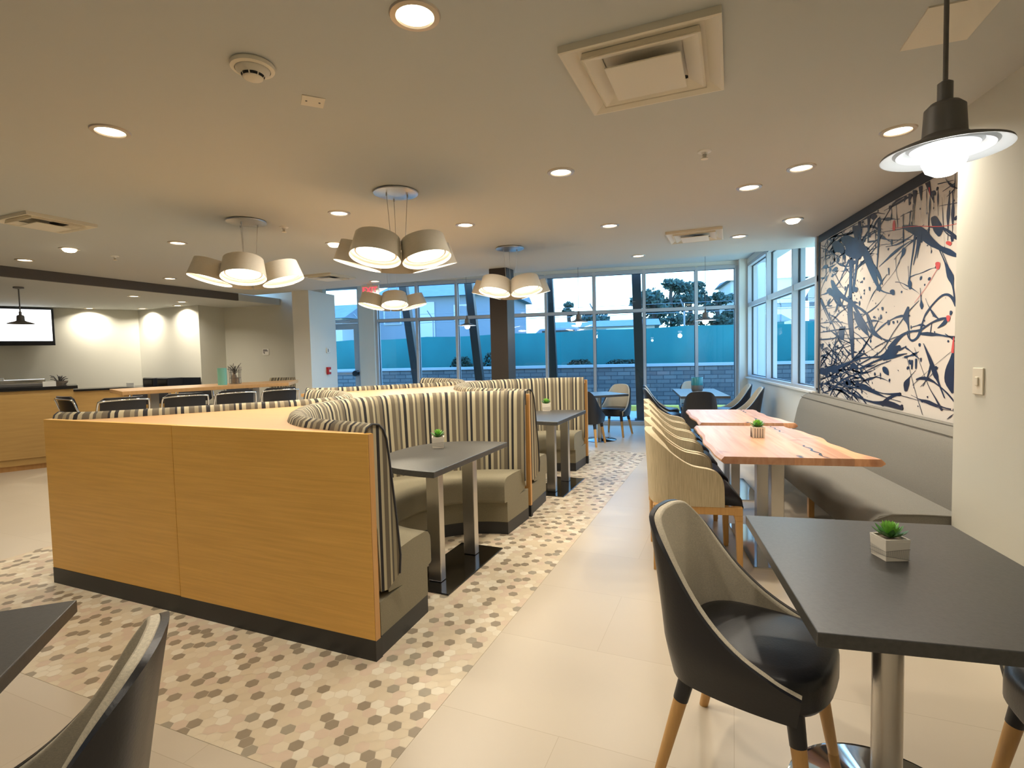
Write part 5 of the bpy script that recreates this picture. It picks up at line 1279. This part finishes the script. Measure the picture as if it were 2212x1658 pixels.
# ================================================================== SUCCULENTS, VASE
def leaf(b, base, ang, tilt, ln, w, mi=0):
    d_ = Vector((math.cos(ang) * math.cos(tilt), math.sin(ang) * math.cos(tilt), math.sin(tilt)))
    s_ = Vector((-math.sin(ang), math.cos(ang), 0)); u_ = s_.cross(d_) * -1
    if u_.z < 0: u_ = -u_
    rows = []
    for f, ww, th in ((0, .35, .35), (.25, .8, .5), (.55, 1.0, .45), (.8, .62, .3), (1.0, .04, .03)):
        c = Vector(base) + d_ * (ln * f) + u_ * (ln * .16 * f * f)
        rows.append([c - s_ * (w * ww), c + u_ * (w * th * .25), c + s_ * (w * ww), c - u_ * (w * th * .8)])
    b.grid(rows, closed=True); b.add(rows[-1], [(0, 1, 2, 3)])
def succulent(label, loc, sc, rz, ribbed=False, grp='small potted succulents on the tables', big=True):
    t = thing('potted_succulent', label, 'potted plant', loc, rz, grp)
    h = .038 * sc; H_ = .062 * sc
    b = MB()
    b.hexa([(-h * .92, -h * .92, 0), (h * .92, -h * .92, 0), (h * .92, h * .92, 0), (-h * .92, h * .92, 0), (-h, -h, H_), (h, -h, H_), (h, h, H_), (-h, h, H_)])
    i_ = h * .84
    po = b.build('pot', M['pot'] if not ribbed else M['pot'], t, bevel=.0015)
    MB().box(-i_, i_, -i_, i_, H_, H_ + .0012 * sc).build('soil', M['soil'], t)
    MB().box(-h, h, h - .006 * sc, h, H_, H_ + .007 * sc).box(-h, h, -h, -h + .006 * sc, H_, H_ + .007 * sc).box(-h, -h + .006 * sc, -h + .006 * sc, h - .006 * sc, H_, H_ + .007 * sc).box(h - .006 * sc, h, -h + .006 * sc, h - .006 * sc, H_, H_ + .007 * sc).build('pot_rim', M['pot'], po)
    g = MB()
    if ribbed:
        for k in range(4):
            x = -h * .6 + k * h * .4; g.box(x - h * .05, x + h * .05, -h - .0006, -h * .90, .002, H_); g.box(-h - .0006, -h * .9, x - h * .05, x + h * .05, .002, H_)
    else:
        for k in range(26):   # pencilled hatching on the lower half of the faces
            f = k / 25; y = -h * .93 + 2 * h * .93 * f; zt = H_ * (.52 + .10 * f); zb_ = H_ * (.30 - .24 * f)
            for sgn in (0, 1):
                if sgn: g.add([(y, -h * .975, zb_), (y + .0006, -h * .975, zb_), (y + .0006, -h * 1.002, zt), (y, -h * 1.002, zt)], [(0, 1, 2, 3)])
                else: g.add([(-h * .99 - .0004, y, zb_), (-h * .99 - .0004, y + .0006, zb_), (-h * 1.003, y + .0006, zt), (-h * 1.003, y, zt)], [(0, 1, 2, 3)])
        for za, zb_ in ((.52, .62), (.30, .06)):
            g.add([(-h, -h * 1.003, H_ * za), (h, -h * 1.003, H_ * zb_), (h, -h * 1.003, H_ * zb_ + .0009), (-h, -h * 1.003, H_ * za + .0009)], [(0, 1, 2, 3)])
            g.add([(-h * 1.003, -h, H_ * za), (-h * 1.003, h, H_ * (za * .8)), (-h * 1.003, h, H_ * za * .8 + .0009), (-h * 1.003, -h, H_ * za + .0009)], [(0, 1, 2, 3)])
    g.build('pencil_pattern' if not ribbed else 'groove', M['gunmetal'], po, fixn=False)
    r = random.Random(5); b = MB()
    n1 = 13
    for k in range(n1): leaf(b, (0, 0, H_ + .004), 2 * PI * k / n1 + r.uniform(-.1, .1), R(24 + r.uniform(-6, 8)), .056 * sc, .0105 * sc)
    b.build('outer_leaves', M['greendark'], t, smooth=50)
    b = MB()
    for lvl, (n_, ti, ln, z) in enumerate(((10, 45, .038, .008), (7, 62, .032, .014), (4, 78, .026, .020))):
        for k in range(n_): leaf(b, (0, 0, H_ + z * sc), 2 * PI * k / n_ + lvl * .4 + r.uniform(-.1, .1), R(ti + r.uniform(-5, 5)), ln * 1.3 * sc, .0095 * sc)
    b.build('inner_leaves', M['green'], t, smooth=50)
    return t
succulent('green succulent in a white cube pot on the near black table', (.795, 1.865, .748), 1.0, R(12))
p = A2(0, 0)
succulent('green succulent in a white pot on the near booth table', (-1.36, 3.58, .758), 1.15, R(20))
succulent('green succulent in a white pot on the far booth table', (-.95, 6.00, .758), 1.25, R(10))
succulent('green succulent in a ribbed tan planter on the nearer wooden table', (.92, 4.22, .7575), 1.15, R(0), ribbed=True)

t = thing('teal_vase', 'tall teal glazed vase with a dark foot on the six seat table', 'vase', (1.02, 8.72, .748))
MB().lathe([(.001, 0), (.055, 0), (.078, .02), (.088, .06), (.088, .115)], n=28, caps=False).build('dark_foot', M['gunmetal'], t, smooth=50)
MB().lathe([(.088, .115), (.088, .235), (.086, .238), (.080, .235), (.078, .10), (.001, .09)], n=28, caps=False).build('glazed_body', M['tealglaze'], t, smooth=50)

# ================================================================== BAR TABLE, KITCHEN
kd = Vector((.543, .84)); kn = Vector((.84, -.543))
NL = Vector((-6.28, 5.44))
t = thing('bar_table', 'long high oak topped table behind the booths at left', 'bar table', (NL.x, NL.y, 0), F(kd.x, kd.y))
# local: +y along the table, +x toward the camera side
MB().prism([(0, 0), (0, 2.09), (-.92, 2.62), (-1.02, 0)], 1.01, 1.06).build('tabletop', M['oaktop'], t, bevel=.004)
for y in (.42, 1.75):
    MB().box(-.60, -.42, y - .05, y + .05, .02, 1.01).build('post', M['steel'], t)
    MB().box(-.80, -.22, y - .25, y + .25, 0, .02).build('base_plate', M['steel'], t)
gb = 'black chrome framed chairs at the long high table'
def along(tt, off): 
    p_ = NL + kd * tt + kn * off; return p_.x, p_.y
for tt, off, face, l in ((-.08, .24, (-.9, .45), 'black chrome framed bar chair nearest the left end of the long high table'), (.60, .20, (-.84, .543), 'second black chrome framed bar chair on our side of the long high table'), (1.20, .20, (-.84, .543), 'third black chrome framed bar chair on our side of the long high table'), (1.80, .20, (-.84, .543), 'last black chrome framed bar chair beside the white pillar'),
                          (-.30, -.62, (.30, .95), 'black bar chair at the left end of the long high table, by the counter'), (.55, -1.20, (.84, -.543), 'black bar chair on the far side of the long high table, left'), (1.15, -1.20, (.84, -.543), 'black bar chair on the far side of the long high table, middle'), (1.85, -1.22, (.84, -.543), 'black bar chair on the far side of the long high table, right')):
    x, y = along(tt, off)
    place('stool', x, y, F(*face), l, gb)
x, y = along(1.28, -.42)
t = thing('mint_canister', 'tall mint green canister standing on the long high table', 'canister', (x, y, 1.06))
MB().lathe([(.001, 0), (.062, 0), (.062, .235), (.001, .235)], n=24).build('body', M['mint'], t, smooth=40)
MB().lathe([(.001, .235), (.064, .235), (.064, .25), (.001, .252)], n=24).build('lid', M['mint'], t, smooth=40)
x, y = along(1.50, -.56)
t = thing('wire_caddy', 'dark wire caddy of jars and sprigs beside the mint canister', 'caddy', (x, y, 1.06))
b = MB()
for k in range(8):
    a = PI * k / 4; b.tube([(.08 * math.cos(a), .08 * math.sin(a), .0), (.075 * math.cos(a), .075 * math.sin(a), .12), (.085 * math.cos(a), .085 * math.sin(a), .26)], .0035, n=5)
for z in (.005, .09, .18): b.tube([(.08 * math.cos(2 * PI * k / 16), .08 * math.sin(2 * PI * k / 16), z) for k in range(16)], .003, n=5, closed=True)
b.build('wire_basket', M['gunmetal'], t)
MB().lathe([(.001, 0), (.035, 0), (.035, .12), (.02, .15), (.02, .19), (.001, .19)], (-.025, .01), n=16).lathe([(.001, 0), (.03, 0), (.03, .10), (.001, .10)], (.04, -.02), n=16).build('jar', M['soil'], t, smooth=40)
b = MB(); r = random.Random(9)
for k in range(26):
    a = r.uniform(0, 2 * PI); e_ = r.uniform(.03, .13); z = r.uniform(.20, .33)
    b.tube([(0, 0, .15), (e_ * .5 * math.cos(a), e_ * .5 * math.sin(a), (z + .15) / 2 + .02), (e_ * math.cos(a), e_ * math.sin(a), z)], .003, n=4)
b.build('sprig', M['bark'], t)

# counter with black granite top at the far left
ca_ = F(.6, .8)
t = thing('buffet_counter', 'oak fronted buffet counter with a black granite top at far left', 'counter', (-8.16, 5.28, 0), ca_)
MB().box(-.75, 0, -4.2, .80, .07, 1.075).build('cabinet_body', M['oakdark'], t)
MB().box(-.72, -.03, -4.2, .77, 0, .07).build('kick_board', M['oakedge'], t)
for y0 in (-4.15, -3.2, -2.25, -1.30, -.35):
    MB().box(0, .018, y0, y0 + .90, .16, 1.03).build('door_panel', M['oakdark'], t, bevel=.003)
MB().box(-.80, .03, -4.25, .85, 1.075, 1.12).build('granite_top', M['blackstone'], t, bevel=.003)
def onc(xl, yl):
    c, s_ = math.cos(ca_), math.sin(ca_); return (-8.16 + xl * c - yl * s_, 5.28 + xl * s_ + yl * c)
x, y = onc(-.42, .02)
t = thing('chafing_dish', 'long stainless serving tray on the black granite counter', 'serving tray', (x, y, 1.12), ca_)
MB().box(-.22, .22, -.62, .50, .0, .05).build('tray_base', M['gunmetal'], t, bevel=.01)
b = MB(); rows = []
for i in range(9):
    a = PI * i / 8; rows.append([(-.20 * math.cos(a), -.60, .05 + .055 * math.sin(a)), (-.20 * math.cos(a), .48, .05 + .055 * math.sin(a))])
b.grid(rows); b.build('lid', M['chrome'], t, smooth=60)
MB().tube([(-.03, -.2, .10), (-.03, -.2, .13), (-.03, .05, .13), (-.03, .05, .10)], .008, n=8).build('handle', M['chrome'], t)
x, y = onc(-.05, .55)
tag(MB().box(-.004, .004, -.07, .07, 0, .07).build('tent_card', M['white'], None, loc=(x, y, 1.12), rz=ca_), 'small blank white card standing at the right end of the granite counter', 'card')
x, y = onc(-.45, .66)
b = MB(); r = random.Random(4)
for k in range(60):
    a = r.uniform(0, 2 * PI); q = r.uniform(.02, .12); z = r.uniform(.02, .15)
    b.tube([(0, 0, .01), (q * .6 * math.cos(a), q * .6 * math.sin(a), z * .9), (q * math.cos(a), q * math.sin(a), z)], .005, n=4)
t = thing('twig_basket', 'loose grey twig basket at the right end of the granite counter', 'basket', (x, y, 1.12))
b.build('twigs', M['gunmetal'], t); MB().lathe([(.001, 0), (.07, 0), (.10, .06), (.095, .06), (.065, .01)], n=18, caps=False).build('bowl', M['soil'], t)

# back counter along the kitchen wall
kb = Vector((.9815, -.1910)); kbn = Vector((-.191, -.9815))
t = thing('back_counter', 'low black back counter along the lit kitchen wall', 'counter', (-10.1, 9.25, 0), math.atan2(kb.y, kb.x))
Lp = [(1.80, -.03), (1.80, -.62), (.38, -.62), (-.36, -2.07), (-.87, -1.80), (.03, -.03)]
MB().prism(Lp, 0, .90).build('cabinet_body', M['oakdark'], t)
Lp = [(1.80, -.02), (1.80, -.66), (.40, -.66), (-.34, -2.12), (-.88, -1.84), (.02, -.02)]
MB().prism(Lp, .90, .94).build('granite_top', M['blackstone'], t, bevel=.003)
MB().box(.05, 1.80, -.035, -.008, .94, 1.10).build('splash_back', M['blackplastic'], t)
def onb(a, b_): 
    p_ = Vector((-10.1, 9.25)) + kb * a + Vector((-kb.y, kb.x)) * b_; return (p_.x, p_.y)
x, y = onb(.30, -.45)
tag(MB().box(-.12, .12, -.004, .004, 0, .075).build('tent_card', M['white'], None, loc=(x, y, .941), rz=-.2), 'white card lying open on the black back counter', 'card')
for a, l in ((.95, 'black appliance box on the back counter, nearer the inside corner'), (1.38, 'black appliance box on the back counter, nearer the mint canister')):
    x, y = onb(a, -.35)
    t = thing('countertop_appliance', l, 'appliance', (x, y, .941), -.2, 'appliances on the back counter')
    MB().box(-.17, .17, -.15, .15, 0, .17).build('housing', M['blackplastic'], t, bevel=.01)
    MB().box(-.13, .13, -.156, -.15, .03, .13).build('front_glass', M['darksteel'], t)

# television on the angled kitchen wall
cT = Kc + Kd * 1.98 + Kn * .10
t = thing('television', 'wall television glowing white at the left edge of the photo', 'television', (cT.x, cT.y, 2.165), math.atan2(-Kd.y, -Kd.x))
# local x along the wall (to the right in the photo), local -y toward the room
MB().box(-.62, .62, -.03, .03, -.37, .345).build('housing', M['blackplastic'], t, bevel=.006)
MB().box(-.585, .585, -.034, -.0305, -.285, .315).build('screen', M['screen'], t)
MB().box(-.12, .12, .03, .095, -.12, .12).build('wall_bracket', M['gunmetal'], t)

# ================================================================== OUTDOORS
struct(MB().box(-30, 30, 10.36, 12.98, -.14, -.01).build('pavement', M['walk']))
struct(MB().box(-30, 60, 12.98, 14.5, -.14, -.04).build('driveway', M['asphalt']))
struct(MB().box(6.5, 60, -3, 12.98, -.14, -.04).build('driveway', M['asphalt']))
tag(MB().box(-9, 12, 12.92, 13.08, -.05, .12).build('kerb', M['yellow'], bevel=.02), 'yellow painted kerb outside beyond the window', 'kerb')
struct(MB().box(-20, 19, 14.5, 14.85, -.1, 1.0).build('retaining_wall', M['stone']))
MBc = MB().box(-20, 19, 14.46, 14.89, 1.0, 1.07)
struct(MBc.build('wall_cap', M['walk']))
struct(MB().prism([(-40, 14.86), (40, 14.86), (70, 90), (-70, 90)], .6, 1.02).build('lawn', M['grass']))
# fence with teal windscreen
t = thing('fence', 'chain link fence covered in teal windscreen fabric beyond the stone wall', 'fence', (0, 15.6, 1.02))
b = MB(); n = 90; rows = []
for i in range(n + 1):
    x = -14 + 26 * i / n; top_ = 1.02 + .09 * (x + 4) / 8 + .035 * abs(math.sin(i * PI / 9)) * -1
    rows.append([(x, .03 * math.sin(i * .9), .02), (x, .04 * math.sin(i * .9 + 1), .5), (x, .02 * math.sin(i * .7), top_), (x, .02 * math.sin(i * .7) + .01, top_), (x, .04 * math.sin(i * .9 + 1) + .01, .5), (x, .03 * math.sin(i * .9) + .01, .02)])
b.grid(rows, closed=True); b.build('windscreen', M['teal'], t, smooth=50)
for k in range(11):
    x = -13.5 + 2.5 * k
    p_ = MB().cyl((x, .06, 0), (x, .06, 1.55), .025, n=8).cyl((x, .06, 1.55), (x - .12, -.10, 1.80), .018, n=8).build('post', M['pipe'], t)
b = MB()
for z in (1.42, 1.55): b.tube([(-14, .06, z), (12, .06, z + .06)], .008, n=5)
b.tube([(-14, -.02, 1.68), (12, -.02, 1.74)], .006, n=5)
b.build('barbed_wire', M['pipe'], t)
t = thing('side_fence', 'teal windscreen fence seen through the side windows', 'fence', (9.8, 15, .0))
MB().hexa([(-.02, -14, .9), (.02, -14, .9), (22, 14, .9), (21.96, 14, .9), (-.02, -14, 2.35), (.02, -14, 2.35), (22, 14, 2.6), (21.96, 14, 2.6)]).build('windscreen', M['teal'], t)
struct(MB().hexa([(9.1, 1, -.1), (9.3, 1, -.1), (31.3, 29, -.1), (31.1, 29, -.1), (9.1, 1, .92), (9.3, 1, .92), (31.3, 29, .92), (31.1, 29, .92)]).build('retaining_wall', M['stone']))
# dark canopy posts outside the glass (some raked)
for xb, xt, y, l in ((-4.90, -5.30, 11.9, 'leftmost raked dark canopy post outside the glass'), (-3.32, -3.62, 11.75, 'raked dark canopy post outside, left of the black column'), (-1.62, -1.72, 11.5, 'dark canopy post outside, right of the black column'), (.21, .13, 11.28, 'dark canopy post outside, standing nearest the aisle end')):
    t = thing('canopy_post', l, 'post', (0, y, -.01), 0, 'dark canopy posts outside the windows')
    MB().hexa([(xb - .09, -.09, 0), (xb + .09, -.09, 0), (xb + .09, .09, 0), (xb - .09, .09, 0), (xt - .09, -.09, 3.3), (xt + .09, -.09, 3.3), (xt + .09, .09, 3.3), (xt - .09, .09, 3.3)]).build('shaft', M['blackcol'], t, bevel=.006)
    MB().box(xb - .13, xb + .13, -.13, .13, 0, .02).build('foot_plate', M['blackcol'], t)
t = thing('canopy_post', 'pale square canopy post outside the side windows near the corner', 'post', (2.75, 12.2, -.01), 0)
MB().box(-.11, .11, -.11, .11, 0, 3.3).build('shaft', M['housewhite'], t)
MB().box(-.15, .15, -.15, .15, 0, .03).build('foot_plate', M['housewhite'], t)

# houses beyond the fence
def house(label, x0, x1, y0, y1, ze, zr, wall, door=None, z0=.8, gable_x=True, wins=()):
    t = thing('house', label, 'house', ((x0 + x1) / 2, (y0 + y1) / 2, 0))
    cx_, cy_ = (x0 + x1) / 2, (y0 + y1) / 2; hx, hy = (x1 - x0) / 2, (y1 - y0) / 2
    MB().box(-hx, hx, -hy, hy, z0, ze).build('walls', wall, t)
    o = .35; b = MB()
    if gable_x:
        b.add([(-hx - o, -hy - o, ze), (hx + o, -hy - o, ze), (hx + o, hy + o, ze), (-hx - o, hy + o, ze), (-hx - o, 0, zr), (hx + o, 0, zr)], [(0, 1, 5, 4), (2, 3, 4, 5), (0, 4, 3), (1, 2, 5), (3, 2, 1, 0)])
    else:
        b.add([(-hx - o, -hy - o, ze), (hx + o, -hy - o, ze), (hx + o, hy + o, ze), (-hx - o, hy + o, ze), (0, -hy - o, zr), (0, hy + o, zr)], [(0, 1, 4), (2, 3, 5), (1, 2, 5, 4), (3, 0, 4, 5), (3, 2, 1, 0)])
    b.build('roof', M['roof'], t)
    if door:
        dx, dw, dz = door
        MB().box(dx - cx_ - dw, dx - cx_ + dw, -hy - .06, -hy, z0, dz).build('door', M['housewhite'], t)
    for wx, wz in wins:
        w_ = MB().box(wx - cx_ - .5, wx - cx_ + .5, -hy - .05, -hy, wz - .4, wz + .4).build('window', M['housewhite'], t)
        MB().box(wx - cx_ - .42, wx - cx_ + .42, -hy - .07, -hy - .05, wz - .33, wz + .33).build('pane', M['roof'], w_)
    return t
house('long grey blue house with a low roof beyond the teal fence', -13.2, -6.2, 26, 32, 4.45, 5.6, M['housewall'], door=(-10.3, .45, 4.2), wins=((-12.2, 3.5), (-8.3, 3.6)))
house('small pale shed beyond the glass door', -17.6, -14.0, 24, 27, 3.4, 4.2, M['housewhite'])
house('gabled house seen through the side windows', 15.0, 24, 42, 50, 5.4, 7.6, M['housewhite'], wins=((17, 3.6), (21, 3.6)))
house('blocky pale building at the right edge of the back windows', 8.0, 13.5, 46, 52, 6.9, 7.1, M['housewhite'], wins=((8.9, 5.3),))
house('low white farm building in the middle distance', -4.6, 1.5, 34, 38, 3.0, 3.5, M['housewhite'])
# parked cars row behind the fence left of centre
def car(label, x, y, col):
    t = thing('parked_car', label, 'car', (x, y, 1.0), 0, 'parked cars behind the teal fence')
    b = MB(); prof = [(-2.1, .35), (-2.1, .8), (-1.3, .95), (-.8, 1.4), (.7, 1.42), (1.3, .98), (2.1, .85), (2.1, .35)]
    n = len(prof); b.add([(x_, -.85, z) for x_, z in prof] + [(x_, .85, z) for x_, z in prof], [list(range(n)), list(range(n, 2 * n))[::-1]] + [(i, (i + 1) % n, n + (i + 1) % n, n + i) for i in range(n)])
    b.build('body', col, t, bevel=.05)
    for wx in (-1.3, 1.3):
        for wy in (-.8, .8): MB().cyl((wx, wy - .1, .33), (wx, wy + .1, .33), .33, n=16).build('wheel', M['blackplastic'], t)
    MB().box(-.7, .6, -.87, .87, .98, 1.32).build('side_window', M['blackcol'], t)
car('dark parked car behind the fence, right of the black column', -2.75, 22, M['roof'])
car('pale parked van behind the fence beside the dark car', -.2, 24, M['housewhite'])

def tree(label, x, y, h, spread, z0=1.0, seed=0, n=1700, slim=False, grp='pine trees beyond the fence'):
    t = thing('pine_tree', label, 'tree', (x, y, z0), 0, grp)
    r = random.Random(seed)
    b = MB().tube([(0, 0, -.2), (.1, 0, h * .4), (-.05, 0, h * .75), (0, 0, h * .95)], [.28, .22, .14, .05], n=8)
    cl = []
    for k in range(9 if not slim else 6):
        a = r.uniform(0, 2 * PI); f = r.uniform(.45, .95)
        rad = spread * (.75 - .5 * abs(f - .62)) * r.uniform(.5, 1) * (.3 if slim else 1)
        c = Vector((rad * math.cos(a), rad * math.sin(a) * .6, h * f)); cl.append((c, spread * r.uniform(.28, .45) * (.6 if slim else 1)))
        b.tube([(0, 0, h * f * .8), c * .6 + Vector((0, 0, h * f * .36)), c], [.09, .06, .02], n=5)
    cl.append((Vector((0, 0, h * .92)), spread * .3))
    b.build('trunk', M['bark'], t)
    b = MB(); s_ = .17
    for _ in range(n):
        c, q = r.choice(cl)
        d_ = Vector((r.gauss(0, 1), r.gauss(0, 1), r.gauss(0, .6))).normalized() * q * r.uniform(.25, 1) ** .6
        p_ = c + Vector((d_.x, d_.y, d_.z * .7)); a = Vector((r.uniform(-1, 1), r.uniform(-1, 1), r.uniform(-1, 1))).normalized() * s_; e_ = a.orthogonal().normalized() * s_ * .8
        b.add([p_ - a, p_ + e_, p_ + a, p_ - e_], [(0, 1, 2, 3)])
    b.build('foliage', M['needles'], t, fixn=False)
tree('tall pine in the middle of the tree clump, second window from the right', 3.3, 45, 6.3, 2.5, 1, 1)
tree('tall pine at the right of the tree clump', 5.3, 50, 6.6, 2.2, 1, 2)
tree('lower pine at the left of the tree clump', 1.75, 40, 4.7, 2.2, 1, 3)
tree('lone bushy pine in the rightmost back window pane', 6.7, 44, 4.9, 1.6, 1, 4)
tree('slender dark conifer left of the far round tree', -4.9, 44, 4.7, 1.3, 1, 5, 900, slim=True)
tree('low round tree beside the slender conifer', -3.2, 45, 3.7, 1.9, 1, 6)
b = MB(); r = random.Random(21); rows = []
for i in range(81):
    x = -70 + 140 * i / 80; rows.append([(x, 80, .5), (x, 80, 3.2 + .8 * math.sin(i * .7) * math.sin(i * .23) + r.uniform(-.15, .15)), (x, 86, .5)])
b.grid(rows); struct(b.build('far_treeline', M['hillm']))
def shrub(label, x, y, rr, h, seed, n=420):
    t = thing('shrub', label, 'shrub', (x, y, 1.02), 0, 'dark shrubs in front of the teal fence'); r = random.Random(seed); b = MB()
    for _ in range(n):
        a, c = r.uniform(0, 2 * PI), r.uniform(0, 1) ** .5
        z = r.uniform(0, 1); q = rr * c * (1 - z * .5)
        p_ = Vector((q * math.cos(a), q * math.sin(a) * .5, z * h)); v1 = Vector((r.uniform(-1, 1), r.uniform(-1, 1), r.uniform(-1, 1))).normalized() * .04; v2 = v1.orthogonal().normalized() * .03
        b.add([p_ - v1, p_ + v2, p_ + v1, p_ - v2], [(0, 1, 2, 3)])
    b.build('leaves', M['bush'], t, fixn=False)
    MB().cyl((0, 0, -.02), (0, 0, h * .5), .02, n=6).build('stem', M['bark'], t)
shrub('dark shrub before the fence between the two left window mullions', -4.95, 15.2, .42, .34, 1)
shrub('wide dark shrub before the fence left of the black column', -3.9, 15.2, .5, .45, 2)
shrub('low shrub before the fence under the far pendant lamp', -1.4, 15.2, .45, .18, 3)
shrub('low shrub before the fence near the aisle end', -.2, 15.2, .6, .16, 4)
